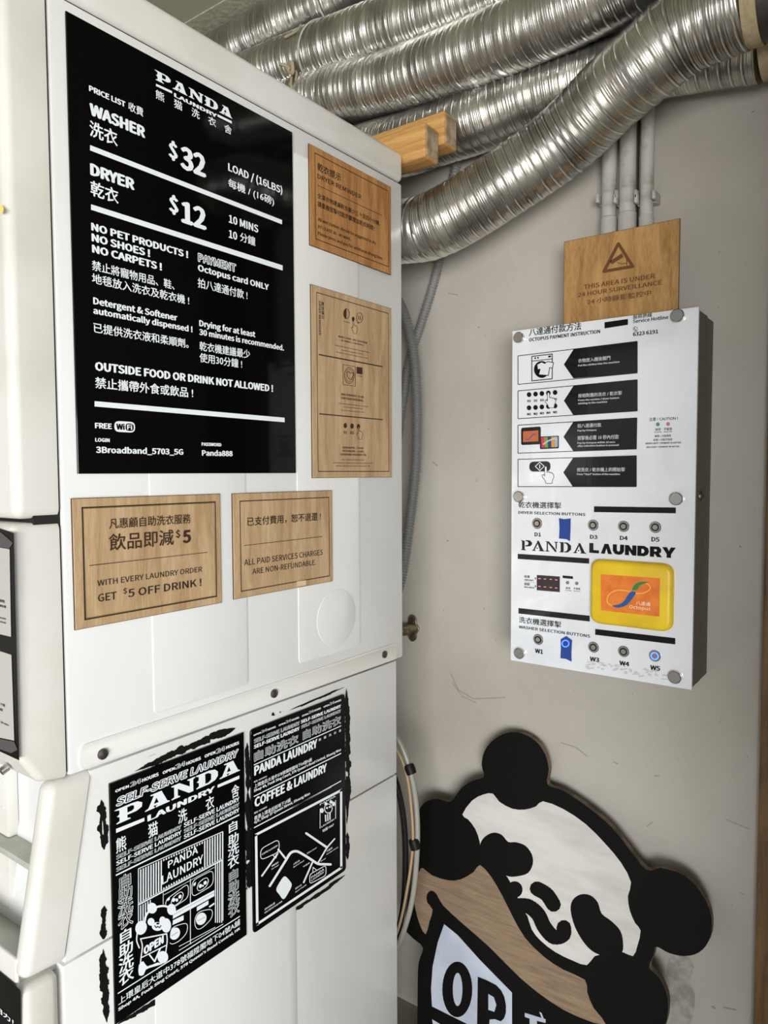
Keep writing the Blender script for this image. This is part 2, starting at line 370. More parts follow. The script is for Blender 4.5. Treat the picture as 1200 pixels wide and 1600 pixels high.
# ------------------------------------------------------------------ dryer (upper machine)
dry = thing('tumble_dryer', 'white enamel tumble dryer, upper machine, with black price list on its side', 'dryer', (-1.255, .9, 1.04))
MB().box(XL, XS, .5165, 1.30, 1.044, 2.066, .004).build('side_panel', enamel, dry, 30)
MB().box(XL, XS+.003, .468, 1.303, 2.069, 2.131, .012, 4).build('top_panel', enamel2, dry, 40)
MB().box(XL+.01, XS-.006, .49, 1.29, 2.05, 2.08).build('top_gap', gapm, dry)
yzprism('front_panel', [(.455, 1.3935), (.5125, 1.3935), (.5125, 2.131), (.455, 2.131)], XL, XS, fascia, .013, 5, .51, dry)
MB().box(XL+.01, XS-.004, .48, .53, 1.05, 2.06).build('front_gap', gapm, dry)
# grey door field in the upper front
ddr = MB().box(XL+.06, XS-.052, .4515, .457, 1.45, 2.02, .002).build('door', doorg, dry)
flat('sticker', BP(.4512), ID, [smooth2([(0, 318), (3, 322), (6, 326), (4, 331), (0, 333)], 2)], .0006, mat('yellow_sticker', lin(240, 225, 120), .5), ddr)
# lower fascia with its chamfered bottom
YZ = Plane((XL, 0, 0), (0, 1, 0), (0, 0, 1))
yzprism('control_fascia', [(.449, 1.09), (.476, 1.047), (.5125, 1.0415), (.5125, 1.388), (.449, 1.388)], XL, XS, fascia, .011, 4, .51, dry)
zf = Z(0, 780, 3.478); FP = BP(.449)
flat('fascia_backing', FP, zf, [[(-90, 130), (75, 185), (105, 1420), (-90, 1330)]], .001, blks, dry)
flat('notice_sheet', FP, zf, [[(-80, 250), (52, 272), (60, 748), (-80, 715)]], .0016, paper, dry)
flat('notice_sheet', FP, zf, [[(-80, 800), (62, 846), (77, 1312), (-80, 1280)]], .0016, paper, dry)
flat('grey_piece', FP, zf, [[(-60, 150), (10, 185), (70, 238), (50, 268), (-80, 248)], [(-60, 1290), (77, 1318), (95, 1362), (60, 1380), (-40, 1345)]], .0016, greysheet, dry)  # flat grey pieces above and below the notice sheets
for (a_, b_, c_, s_) in (((-30, 540), (-30, 556), (24, 562), '每機服務時間'), ((-30, 568), (-30, 582), (32, 590), '請先選擇乾衣機'), ((-40, 632), (-40, 642), (32, 652), 'Please choose the machine'), ((-40, 655), (-40, 665), (32, 672), 'before you press the reader'), ((-40, 1100), (-40, 1115), (26, 1118), '乾衣時間三十分鐘'), ((-40, 1128), (-40, 1142), (14, 1144), '即可加錢'), ((-40, 1200), (-40, 1210), (48, 1222), 'at least 30 mins')):
    text(FP, zf, s_, a_, b_, c_, blkm, dry, .0022, .01)
scr = py(12, 1198, .462); MB().tube([scr, scr+Vector((0, -.009, -.004))], .0055, 10).build('screw', chrome, dry, 40)
# embossed panels pressed into the side
def emboss(x0, x1, y0, y1, h=.0016, r=.05):
    pts = rrect((x0, y1), (x1, y1), (x1, y0), (x0, y0), r, 4)
    return MB().prism(SIDE, pts, -.001, h, .0011, 2).build('embossed_panel', enamel, dry, 40)
emboss(.652, .841, 1.092, 2.02); emboss(.966, 1.148, 1.100, 2.02)
MB().prism(SIDE, ell(1.073, 1.169, .058, .056, 32), 0, .0026, .0008, 2).build('knockout_disc', enamel, dry, 40)
MB().prism(SIDE, rrect((.530, 1.0815), (1.279, 1.0815), (1.279, 1.0450), (.530, 1.0450), .4, 5), -.001, .0022, .0018, 2).build('skirt_panel', enamel2, dry, 40)
for yy, zz in ((.565, 1.060), (.899, 1.0625), (1.227, 1.065)):
    c = SIDE.at(yy, zz, .0015); s_ = MB().tube([c, c+Vector((.004, 0, 0)), c+Vector((.006, 0, 0))], [.0078, .0074, .004], 16).build('screw', darksteel, dry, 40)
# ------------------------------------------------------------------ washer (lower machine)
wsh = thing('washing_machine', 'white washing machine under the dryer, with a slanted front column and an open recess', 'washer', (-1.255, .9, 0))
XW = XS-.004
yzprism('side_panel', [(.549, 1.0395), (.505, .788), (1.28, .788), (1.28, 1.0395)], XL+.004, XW, enamel, .0014, 2)
yzprism('lower_side_panel', [(.503, .7845), (.503, .02), (1.28, .02), (1.28, .7845)], XL+.004, XW, enamel, .0014, 2)
MB().box(XL+.02, XW-.010, .56, 1.26, .1, 1.038).build('seam_core', gapm, wsh)
yzprism('front_column', [(.489, 1.0405), (.446, .793), (.5015, .790), (.5485, 1.0405)], -.9445, XW+.003, fascia, .013, 5, .4995)
yzprism('front_column', [(.487, 1.032), (.446, .793), (.4985, .790), (.5425, 1.036)], XL, XL+.035, fascia, .013, 5)
yzprism('base_fascia', [(.446, .784), (.446, .02), (.497, .02), (.497, .784)], XL, XW+.003, fascia, .013, 5)
# recess between the columns
def ppy(u, v, y): return py(u, v, y)
zl = .9095; yl = (lambda d: (CAM+d*((zl-CAM.z)/d.z)).y)(ray(25, 1338))
MB().box(XL+.03, -.9445, .530, .542, zl, 1.041).build('recess_back', enamel, wsh)
MB().box(XL+.03, ppy(14, 1250, .515).x, .512, .530, zl, 1.04, .004).build('recess_panel', enamel2, wsh, 40)
MB().box(XL+.03, -.935, yl, .536, zl-.010, zl, .0015).build('ledge', greendeck, wsh, 40)
MB().box(XL+.03, -.9445, .520, .532, .78, zl-.010).build('lower_recess_back', enamel, wsh)
MB().box(XL+.03, ppy(18, 1400, .51).x, .508, .520, .78, zl-.010, .003).build('recess_panel', enamel2, wsh, 40)
yzprism('tray', [(.450, .812), (.520, .788), (.520, .775), (.450, .775)], XL+.03, -.935, greendeck)
MB().box(XL+.03, -.935, .5135, .5145, .7895, .7915).build('tray_seam', gapm, wsh)
MB().box(XL+.03, -.932, .4475, .4535, .775, .818, .003, 3).build('tray_lip', fascia, wsh, 40)
for (u, v) in ((5, 1224), (5, 1262)):
    c = py(u, v, .512); MB().tube([c+Vector((0, .002, 0)), c+Vector((0, -.002, 0))], [.0025, .0015], 8).build('rivet', enamel, wsh)
zb = Z(0, 1380, 7.27); BF = BP(.4455)
flat('control_glass', BF, zb, [rrect((-300, 780), (235, 1215), (240, 3000), (-300, 3000), .04)], .001, blk, wsh)
text(BF, zb, '請勿用力！', (-220, 1240), (-220, 1300), (155, 1600), prt, wsh, .0018, .02)
# panel lines low on the washer
def onside(u, v): return SIDE.hit(u, v)
ya, yb_ = onside(245, 1580)[0], onside(465, 1480)[0]
MB().prism(Plane((XW, 0, 0), (0, 1, 0), (0, 0, 1)), rrect((ya, .735), (yb_, .735), (yb_, .1), (ya, .1), .08, 4), -.001, .0014, .001, 2).build('embossed_panel', enamel, wsh, 40)

# ------------------------------------------------------------------ signs on the machine side
A1 = Z(100, 20, 3.243); B1 = Z(100, 340, 3.243); H = .006
ps = thing('price_list_sign', 'large glossy black price list board with white lettering, upper left on the dryer side', 'sign', (XS+.001, .75, 1.45))
plate('board', SIDE, ID, (103, 20), (455, 208), (459, 739), (117, 740.5), .0045, blk, ps, .0006, .0016)
T = lambda z, s, a, b, c, **k: text(SIDE, z, s, a, b, c, prt, ps, H, **k)
T(A1, 'PRICE LIST', (127, 369), (127, 398), (312, 477), wt=.03); T(A1, '收費', (327, 452), (327, 497), (402, 525), wt=.015)
T(A1, 'WASHER', (129, 457), (130, 518), (412, 634), wt=.035); T(A1, '洗衣', (130, 546), (130, 628), (272, 676), wt=.02)
T(A1, '$', (530, 650), (530, 728), (577, 747), wt=.03); T(A1, '32', (590, 676), (590, 790), (720, 832), wt=.03)
T(A1, 'LOAD / (16LBS)', (832, 767), (832, 806), (1107, 912), wt=.02); T(A1, '每機 / (16磅)', (832, 842), (832, 894), (1065, 980), wt=.015)
T(A1, 'DRYER', (133, 764), (133, 824), (358, 897), wt=.035); T(A1, '乾衣', (135, 850), (135, 928), (277, 968), wt=.02)
T(A1, '$', (532, 925), (532, 1003), (581, 1020), wt=.03); T(A1, '12', (594, 955), (594, 1065), (722, 1098), wt=.03)
T(A1, '10 MINS', (835, 1027), (835, 1067), (985, 1111), wt=.02); T(A1, '10', (835, 1099), (835, 1139), (878, 1153), wt=.02); T(A1, '分鐘', (892, 1110), (892, 1157), (970, 1183), wt=.015)
BARS = [[(132, 670), (1105, 1050), (1105, 1072), (132, 697)], [(137, 970), (1108, 1280), (1108, 1306), (137, 998)], [(466, 359), (548, 397), (548, 409), (466, 371)], [(778, 514), (850, 549), (850, 562), (778, 526)]]
flat('rule_line', SIDE, A1, BARS[:2], H, prt, ps)
flat('rule_line', SIDE, B1, [[(155, 930), (1118, 1014), (1118, 1037), (155, 957)]], H, prt, ps)
# slab lettering of the logo, drawn as outlines on a 100 x 100 grid per letter
def slab(ch):
    if ch == 'A': return [[(0, 0), (40, 0), (40, 6), (34, 16), (52, 16), (44, 6), (44, 0), (104, 0), (104, 6), (94, 14), (70, 100), (24, 100), (24, 92), (38, 88), (14, 14), (0, 6)]], [[(36, 30), (56, 30), (47, 66)]]
    if ch == 'P': return [[(0, 0), (54, 0), (54, 7), (42, 14), (42, 34), (78, 34), (100, 48), (102, 76), (84, 96), (60, 100), (0, 100), (-8, 96), (12, 86), (12, 60), (2, 50), (12, 40), (12, 14), (0, 6)]], [[(42, 50), (60, 50), (68, 58), (68, 78), (60, 86), (42, 86)]]
    if ch == 'N': return [[(0, 0), (38, 0), (38, 7), (28, 14), (28, 64), (78, 0), (98, 0), (98, 86), (108, 93), (108, 100), (72, 100), (72, 93), (82, 86), (82, 44), (36, 100), (0, 100), (0, 93), (12, 86), (12, 14), (0, 7)]], []
    if ch == 'D': return [[(0, 0), (62, 0), (90, 10), (104, 34), (104, 66), (90, 90), (62, 100), (0, 100), (0, 93), (12, 86), (12, 60), (2, 50), (12, 40), (12, 14), (0, 7)]], [[(42, 14), (56, 14), (70, 28), (70, 72), (56, 86), (42, 86)]]
def heavy(ch):
    return {'L': ([[(0, 0), (90, 0), (90, 30), (38, 30), (38, 100), (0, 100)]], []), 'A': ([[(0, 0), (35, 0), (50, 55), (65, 0), (100, 0), (68, 100), (32, 100)]], []),
     'U': ([[(0, 100), (0, 35), (18, 6), (50, -2), (82, 6), (100, 35), (100, 100), (64, 100), (64, 42), (50, 28), (36, 42), (36, 100)]], []),
     'N': ([[(0, 0), (36, 0), (36, 48), (66, 0), (100, 0), (100, 100), (64, 100), (64, 52), (34, 100), (0, 100)]], []),
     'D': ([[(0, 0), (60, 0), (90, 18), (100, 50), (90, 82), (60, 100), (0, 100)]], [[(36, 30), (52, 30), (63, 50), (52, 70), (36, 70)]]),
     'R': ([[(0, 0), (36, 0), (36, 28), (44, 28), (60, 0), (102, 0), (78, 34), (94, 50), (94, 78), (74, 100), (0, 100)]], [[(36, 54), (54, 54), (60, 63), (54, 74), (36, 74)]]),
     'Y': ([[(32, 0), (68, 0), (68, 34), (106, 100), (66, 100), (50, 66), (34, 100), (-6, 100), (32, 34)]], [])}[ch]
def logo(pl, z, TL, BL, BR, wht, bk, parent, h, gap=.16, word='PANDA', face=slab):
    a, b, c = [pl.hit(*z(p), h) for p in (TL, BL, BR)]; W = c[0]-b[0]; Hh = a[1]-b[1]; y0 = (b[1]+c[1])/2; cw = W/(len(word)+(len(word)-1)*gap)
    mw = MB(); mw.keep = True
    for i, ch in enumerate(word):
        x0 = b[0]+i*cw*(1+gap); o_, i_ = face(ch)
        for q in o_: mw.poly([pl.at(x0+x/100*cw, y0+y/100*Hh, h) for x, y in (q if area2(q) > 0 else q[::-1])])
        for q in i_:
          mk_ = MB(); mk_.keep = True; mk_.poly([pl.at(x0+x/100*cw, y0+y/100*Hh, h+.0004) for x, y in (q if area2(q) > 0 else q[::-1])]); mk_.build('logo_counter', bk, parent)
    mw.build('logo', wht, parent)
def area2(q): return sum(q[i-1][0]*q[i][1]-q[i][0]*q[i-1][1] for i in range(len(q)))
logo(SIDE, A1, (465, 295), (465, 345), (850, 531), prt, blk, ps, H)
flat('logo_bar', SIDE, A1, BARS[2:], H, prt, ps)
T(A1, 'LAUNDRY', (558, 410), (558, 430), (776, 529), wt=.03); T(A1, '熊　猫　洗　衣　舍', (465, 394), (465, 441), (850, 614), wt=.012)
for s_, a_, b_, c_, wt_ in (('NO PET PRODUCTS !', (138, 26), (138, 65), (630, 205), .03), ('NO SHOES !', (140, 83), (140, 123), (437, 197), .03), ('NO CARPETS !', (142, 137), (142, 177), (497, 268), .03),
    ('禁止將寵物用品、鞋、', (142, 218), (142, 270), (560, 364), .015), ('地毯放入洗衣及乾衣機 !', (142, 284), (142, 336), (635, 440), .015), ('Octopus card ONLY', (678, 237), (678, 270), (1038, 368), .025),
    ('拍八達通付款 !', (678, 308), (678, 358), (930, 413), .015), ('Detergent & Softener', (148, 405), (148, 440), (575, 522), .025), ('automatically dispensed !', (148, 455), (148, 488), (652, 580), .025),
    ('已提供洗衣液和柔順劑。', (150, 530), (150, 582), (632, 663), .015), ('Drying for at least', (685, 517), (685, 548), (970, 608), .025), ('30 minutes is recommended.', (685, 562), (685, 592), (1115, 676), .025),
    ('乾衣機建議最少', (687, 628), (687, 676), (943, 714), .015), ('使用30分鐘 !', (687, 686), (687, 734), (903, 762), .015), ('OUTSIDE FOOD OR DRINK NOT ALLOWED !', (157, 727), (157, 771), (1060, 886), .03),
    ('禁止攜帶外食或飲品 !', (158, 806), (158, 864), (655, 914), .018), ('FREE', (157, 1039), (157, 1067), (243, 1072), .03), ('LOGIN', (158, 1116), (158, 1135), (232, 1138), .03), ('3Broadband_5703_5G', (162, 1160), (162, 1192), (605, 1202), .025),
    ('PASSWORD', (697, 1139), (697, 1156), (798, 1160), .03), ('Panda888', (699, 1178), (699, 1206), (855, 1210), .025)):
    T(B1, s_, a_, b_, c_, wt=wt_)
text(SIDE, B1, 'PAYMENT', (678, 180), (678, 222), (873, 277), prt, ps, H, .035, 0, (blk, .03))
flat('wifi_badge', SIDE, B1, [rrect((255, 1030), (360, 1036), (360, 1090), (255, 1085), .45)], H, prt, ps)
flat('wifi_badge_core', SIDE, B1, [rrect((312, 1042), (353, 1045), (353, 1082), (312, 1080), .4)], H+.0003, blk, ps)
text(SIDE, B1, 'Wi', (265, 1044), (265, 1074), (308, 1076), blk, ps, H+.0005, .03); text(SIDE, B1, 'Fi', (320, 1048), (320, 1074), (346, 1076), prt, ps, H+.0007, .02)

def ply_sign(label, z, TL, TR, BR, BL, m, btl, btr, bbr, bbl, bt=.0014, pl=SIDE, h0=.0016, th=.0045):
    c = pl.hit(*z(BL)); s_ = thing('wooden_sign', label, 'sign', pl.at(c[0]+.05, c[1], h0))
    plate('board', pl, z, TL, TR, BR, BL, th, m, s_, .0006, h0)
    x0, x1, y0, y1 = rect(pl, z, TL, TR, BR, BL)
    MB().prism(pl, [(x0-.0006, y0-.0006), (x1+.0006, y0-.0006), (x1+.0006, y1+.0006), (x0-.0006, y1+.0006)], h0, th-.0008).build('scorched_edge', plyedge, s_)
    if btl: border(pl, z, btl, btr, bbr, bbl, bt, th+.0003, burnb, s_)
    return s_
HW = .0052
Cz = Z(460, 210, 5.928)
s1 = ply_sign('orange-toned plywood notice titled DRYER REMINDER, top right on the dryer side', Cz, (125, 98), (880, 490), (880, 1300), (127, 1027), plyo, (168, 178), (854, 525), (858, 1230), (177, 978))
for s_, a_, b_, c_, wt_ in (('乾衣提示', (213, 268), (213, 342), (432, 428), .012), ('DRYER REMINDER', (215, 367), (215, 410), (620, 598), .008), ('全濕衣物建議乾衣最少三十至四十分鐘，', (215, 545), (215, 595), (795, 845), .01), ('請重複按掣付款步驟增加乾衣時間！', (215, 623), (215, 675), (740, 888), .01),
    ('All wet clothes should be suggested to dry', (218, 770), (218, 800), (758, 1020), .01), ('AT LEAST 30 - 40 MINS.', (218, 842), (218, 870), (525, 982), .01), ('Please press and pay for additional drying time.', (218, 902), (218, 932), (820, 1160), .01)):
    text(SIDE, Cz, s_, a_, b_, c_, burnb, s1, HW, wt_)
flat('rule_line', SIDE, Cz, [[(215, 468), (815, 751), (815, 755), (215, 472)]], HW, burnb, s1)
Dz = Z(470, 430, 4.848)
s2 = ply_sign('tall light plywood notice with three pictogram rows below the DRYER REMINDER sign', Dz, (65, 73), (675, 255), (675, 1528), (78, 1535), ply, (103, 128), (653, 292), (654, 1490), (115, 1488))
def dt(s_, a, b, c, m=burnb, wt=.008, **k): text(SIDE, Dz, s_, a, b, c, m, s2, HW, wt, **k)
dt('乾衣提示', (176, 203), (156, 200), (156, 330), rot=True); dt('DRYER REMINDER', (151, 195), (136, 193), (136, 452), rot=True)
flat('rule_line', SIDE, Dz, [[(136, 596), (620, 689), (620, 697), (136, 605)], [(141, 1046), (622, 1091), (622, 1098), (141, 1054)]], HW, burnb, s2)
HAND = [(-6, -40), (0, -46), (6, -40), (7, -8), (18, -12), (22, -4), (32, -8), (36, 2), (42, 4), (43, 22), (36, 40), (34, 58), (2, 58), (-4, 40), (-18, 20), (-20, 8), (-12, 6), (-6, 14)]
def hand(pl, z, cx, cy, sx, sy, m, m2, parent, h, wd=3, sl=0):
    q = [(cx+x*sx, cy+y*sy+sl*x*sx) for x, y in HAND]
    if m2: flat('hand_icon_fill', pl, z, [q], h, m2, parent)
    flat('hand_icon', pl, z, strokes(q, wd, True, False), h+.0003, m, parent)
flat('coin_icon', SIDE, Dz, strokes(ell(346, 292, 22, 38), 4, True, False)+[[(p[0], p[1]) for p in ell(346, 292, 22, 38) if p[0] < 348]], HW, burn, s2)
flat('speech_icon', SIDE, Dz, strokes(ell(445, 322, 24, 38, 20), 4, True, False)+[[(432, 350), (430, 370), (442, 358)]], HW, burn, s2)
dt('D3', (433, 308), (433, 336), (456, 340), burn); flat('button_icon', SIDE, Dz, [ell(397, 332, 10, 18), ell(337, 1139, 13, 20), ell(388, 1143, 13, 20), ell(437, 1146, 13, 19)], HW, burn, s2)
dt('10 mins', (323, 345), (323, 352), (372, 364), burn, .02)
hand(SIDE, Dz, 398, 388, .75, .9, burn, None, s2, HW, 2.6, .1); hand(SIDE, Dz, 438, 1190, .7, .9, burn, ply, s2, HW+.0002, 2.6)
flat('washer_icon', SIDE, Dz, strokes([(320, 676), (414, 694), (414, 841), (320, 828)], 3, True, False)+strokes(ell(367, 760, 37, 60), 4, True, False)+strokes(ell(367, 760, 28, 46), 2.5, True, False)+strokes([(352, 735), (362, 728), (375, 742), (395, 740), (404, 752), (390, 770), (388, 790), (366, 785), (352, 765)], 4, True), HW, burn, s2)
flat('panel_icon', SIDE, Dz, [rrect((423, 693), (467, 700), (467, 752), (423, 745), .12)], HW, burn, s2); dt('10 分鐘', (427, 757), (427, 766), (464, 771), burn)
dt('D1', (325, 1178), (325, 1200), (349, 1202), burn, .02); dt('D2', (376, 1180), (376, 1202), (402, 1205), burn, .02)
for s_, a_, b_, c_ in (('請每隔十分鐘按一按掣 全濕衣物建議', (283, 455), (283, 470), (502, 520)), ('最少連續按三十分鐘 即可乾衣。', (307, 487), (307, 500), (480, 537)), ('Drying 10 mins for one section, all wet clothes', (260, 527), (260, 536), (523, 588)), ('should be suggested to dry for', (310, 563), (310, 571), (477, 602)), ('at least 30 mins from begin. press to pay.', (267, 578), (267, 586), (510, 632)),
    ('當顯示按掣燈熄時下次分鐘，', (305, 897), (305, 914), (480, 928)), ('可開門檢查衣物乾濕程度。', (305, 924), (305, 942), (477, 956)), ('You should open the door to check dry', (287, 965), (287, 974), (510, 1000)), ('the dryness before before', (322, 993), (322, 1000), (468, 1015)), ('the procedure have 5 mins left.', (307, 1018), (307, 1026), (482, 1042)),
    ('如需增加按掣時間，只可在按掣', (315, 1298), (315, 1314), (475, 1318)), ('時於乾衣機熄燈前，五分鐘前，', (317, 1324), (317, 1340), (478, 1343)), ('在付款後再按顯示按鈕加時續費十分鐘。', (297, 1350), (297, 1366), (497, 1369)), ('If the clothes are little bit wet,', (312, 1392), (312, 1401), (480, 1404)), ('you can press 1 more time and pay in earlier time to', (248, 1416), (248, 1425), (543, 1428)), ('add time when the procedure have 5 mins left.', (265, 1440), (265, 1449), (525, 1450))):
    dt(s_, a_, b_, c_, burn, .006)
Ez = Z(90, 740, 2.667)
s3 = ply_sign('light plywood notice offering $5 off a drink, lower left under the price list', Ez, (57, 103), (672, 87), (674, 537), (64, 650), ply, (95, 137), (652, 117), (655, 512), (100, 611), .0018)
for s_, a_, b_, c_, wt_, m_ in (('凡惠顧自助洗衣服務', (213, 187), (215, 231), (555, 207), .012, burn), ('飲品即減', (213, 251), (215, 322), (485, 298), .012, burn), ('$', (492, 238), (492, 266), (512, 264), .02, burn), ('5', (521, 236), (521, 290), (557, 288), .03, burn), ('WITH EVERY LAUNDRY ORDER', (165, 443), (166, 467), (602, 410), .004, burnb), ('GET', (168, 502), (168, 534), (246, 524), .01, burnb), ('$', (273, 480), (273, 500), (290, 498), .01, burnb), ('5 OFF DRINK !', (294, 482), (294, 515), (600, 468), .01, burnb)):
    text(SIDE, Ez, s_, a_, b_, c_, m_, s3, HW, wt_)
flat('rule_line', SIDE, Ez, [[(132, 382), (626, 327), (626, 329), (132, 385)]], HW, burnb, s3)
border(SIDE, Ez, (101, 143), (646, 123), (649, 507), (106, 604), .0005, .0048, burnb, s3)
s4 = ply_sign('smaller light plywood notice about non-refundable charges, right of the $5 drink notice', Ez, (723, 85), (1137, 70), (1139, 447), (728, 522), ply, (752, 113), (1124, 97), (1126, 425), (754, 494), .0016)
for s_, a_, b_, c_, wt_ in (('已支付費用，恕不退還 !', (790, 182), (790, 220), (1097, 195), .012), ('ALL PAID SERVICES CHARGES', (778, 359), (778, 384), (1105, 338), .004), ('ARE NON-REFUNDABLE.', (812, 396), (812, 419), (1077, 380), .004)):
    text(SIDE, Ez, s_, a_, b_, c_, burnb, s4, HW, wt_)
flat('rule_line', SIDE, Ez, [[(777, 299), (1105, 261), (1105, 263), (777, 301)]], HW, burnb, s4)
flat('tape_piece', SIDE, Ez, [[(997, 449), (1035, 444), (1036, 465), (997, 471)]], HW+.0003, mat('beige_tape', lin(222, 196, 150), .6), s4)

# ------------------------------------------------------------------ posters low on the washer
WS = Plane((XW, 0, 0), (0, 1, 0), (0, 0, 1)); HP = .0055
I1 = Z(150, 1130, 5); J1 = Z(150, 1330, 5); Q1 = Z(210, 1300, 8)
p1 = thing('laundry_poster', 'glossy black laundry poster with drawn shopfront, left one of the two low on the machine', 'poster', (XW+.001, .67, .75))
plate('board', WS, ID, (170, 1222), (379, 1145), (383, 1460), (177, 1600), .004, blks, p1, .0006, .0008)
P = lambda z, s, a, b, c, wt=.02, **k: text(WS, z, s, a, b, c, prt, p1, HP, wt, **k)
PO = lambda z, s, a, b, c, wt=.03, d=.026, **k: text(WS, z, s, a, b, c, prt, p1, HP, wt, outline=(blks, d), **k)
P(I1, 'OPEN', (150, 520), (150, 542), (258, 503), .03); PO(I1, '24', (266, 462), (266, 500), (356, 466)); P(I1, 'HOURS', (360, 432), (360, 459), (490, 412), .03)
P(I1, 'OPEN', (520, 376), (520, 399), (617, 363), .03); PO(I1, '24', (620, 324), (620, 362), (702, 330)); P(I1, 'HOURS', (706, 302), (706, 328), (820, 286), .03)
P(I1, 'OPEN', (848, 246), (848, 270), (934, 239), .03); PO(I1, '24', (938, 202), (938, 240), (1010, 214)); P(I1, 'HOURS', (1015, 178), (1015, 203), (1118, 165), .03)
PO(I1, 'SELF-SERVE LΛUNDRY', (152, 585), (152, 652), (1116, 258), .035, .028, shear=.15)
logo(WS, I1, (160, 668), (160, 786), (1118, 378), prt, blks, p1, HP, .12)
P(I1, 'LAUNDRY', (402, 710), (402, 757), (930, 542), .03)
flat('logo_bar', WS, I1, [[(157, 826), (378, 738), (378, 765), (157, 858)], [(950, 482), (1120, 408), (1120, 434), (950, 505)]], HP, prt, p1)
P(I1, '熊　　猫　　洗　　衣　　舍', (157, 884), (157, 1003), (1120, 582), .015)
for a_, o1, sA, sB in ((1025, True, (157, 1023, 1058, 668, 832), (685, 775, 811, 1120, 612)), (1070, False, (157, 1070, 1104, 668, 877), (685, 822, 856, 1120, 655)), (1118, True, (157, 1118, 1152, 668, 922), (685, 866, 900, 1120, 698))):
    f1, f2 = (PO, P) if o1 else (P, PO)
    f1(I1, 'SELF-SERVE LΛUNDRY', (sA[0], sA[1]), (sA[0], sA[2]), (sA[3], sA[4])); f2(I1, 'SELF-SERVE LΛUNDRY', (sB[0], sB[1]), (sB[0], sB[2]), (sB[3], sB[4]))
flat('rule_line', WS, I1, [[(155, 1183), (1120, 710), (1120, 721), (155, 1195)], ], HP, prt, p1)
flat('rule_line', WS, J1, [[(170, 1108), (1125, 504), (1125, 512), (170, 1117)]], HP, prt, p1)
for ch, x0, x1, y0, y1, out, zf_ in (('自', 182, 275, 200, 302, 1, J1), ('助', 172, 285, 296, 412, 1, J1), ('洗', 170, 292, 396, 520, 1, J1), ('衣', 172, 292, 498, 625, 1, J1), ('自', 188, 278, 628, 722, 0, J1), ('助', 178, 290, 735, 842, 0, J1), ('洗', 178, 296, 840, 960, 0, J1), ('衣', 180, 298, 945, 1060, 0, J1),
    ('自', 1038, 1105, 782, 862, 0, I1), ('助', 1032, 1115, 880, 965, 0, I1), ('洗', 1030, 1118, 962, 1055, 0, I1), ('衣', 1030, 1118, 1050, 1145, 0, I1), ('自', 1038, 1110, 160, 238, 1, J1), ('助', 1034, 1116, 248, 335, 1, J1), ('洗', 1030, 1122, 338, 435, 1, J1), ('衣', 1032, 1122, 425, 525, 1, J1)):
    sl = (y1+0)-(x1-x0)*.5
    (PO if out else P)(zf_, ch, (x0, y0), (x0, y1), (x1, sl), **({'wt': .025, 'd': .022} if out else {'wt': .02}))
P(J1, '上環皇后大道中378號福陞閣地下04號A舖', (175, 1128), (175, 1186), (1125, 592), .012); P(J1, "Shop 4A, Fook Sing Court, 378 Queen's Road Central, HK", (173, 1218), (173, 1243), (1127, 618), .025)
# shopfront drawing
tp = lambda x: 470-(x-70)*.446
bt = lambda x: 878-(x-70)*.532
hid = [(415, 330, 790, 0), ]
stl = []
for k in range(33):
    x = 72+k*32
    if x > 1100: break
    segs = [(tp(x), bt(x))]
    if 330 < x < 870:
        segs = [(tp(x), max(tp(x), tp(x)+26)), (bt(x)-26, bt(x))]
    for y0, y1 in segs:
        if y1-y0 > 4: stl.append([(x, y0), (x+15, y0-7), (x+15, y1-8), (x, y1)])
for k in range(5):
    x = 72+k*30; stl.append([(x, 920-k*16), (x+13, 913-k*16), (x+13, 1230), (x, 1240)])
for k in range(4):
    x = 1008+k*26; stl.append([(x, 400-k*14), (x+12, 394-k*14), (x+12, 1130), (x, 1137)])
flat('shutter_stripe', WS, Q1, stl, HP, prt, p1)
ol = strokes([(50, 1180), (50, 460), (1106, -5), (1106, 1110)], 10, False, False)+strokes([(60, 905), (1095, 350)], 16)+strokes([(60, 885), (1095, 330)], 5)+strokes([(360, 765), (360, 930)], 7)+strokes([(700, 590), (700, 1400)], 9)+strokes([(370, 785), (1000, 440)], 5)+strokes([(560, 1430), (1010, 1190)], 7)+strokes([(560, 1480), (1110, 1150)], 7)
ol += strokes(rrect((390, 850), (675, 640), (675, 820), (390, 1010), .35), 8, True, False)+strokes(rrect((720, 610), (985, 470), (985, 660), (720, 820), .35), 8, True, False)
ol += strokes(rrect((460, 830), (610, 720), (610, 850), (460, 950), .6), 8, True, False)+strokes(rrect((785, 640), (925, 545), (925, 670), (785, 760), .6), 8, True, False)
ol += strokes(smooth2([(760, 1080), (800, 1010), (870, 980), (965, 975), (965, 1070), (880, 1170), (800, 1215), (760, 1170)]), 8, True, False)+strokes(smooth2([(430, 1290), (480, 1200), (560, 1160), (655, 1150), (650, 1260), (560, 1360), (470, 1400), (430, 1360)]), 8, True, False)
flat('shopfront_outline', WS, Q1, ol, HP+.0001, prt, p1)
flat('machine_shape', WS, Q1, [[(440, 1030), (1000, 725), (1000, 800), (440, 1110)], [(780, 940), (925, 855), (925, 905), (780, 990)], [(460, 1115), (615, 1040), (615, 1100), (460, 1170)], [(930, 930), (1000, 880), (1000, 905), (940, 945)], ell(835, 1085, 62, 80, rot=.45), ell(505, 1270, 62, 80, rot=.45),
    ell(825, 675, 20, 26, rot=.5), ell(885, 635, 20, 26, rot=.5), ell(492, 850, 18, 26, rot=.5), ell(570, 808, 18, 26, rot=.5), ell(530, 850, 16, 22), ell(855, 672, 14, 12), [(735, 650), (770, 620), (765, 660), (740, 680)], [(410, 840), (445, 810), (440, 845), (415, 865)]], HP+.0002, prt, p1)
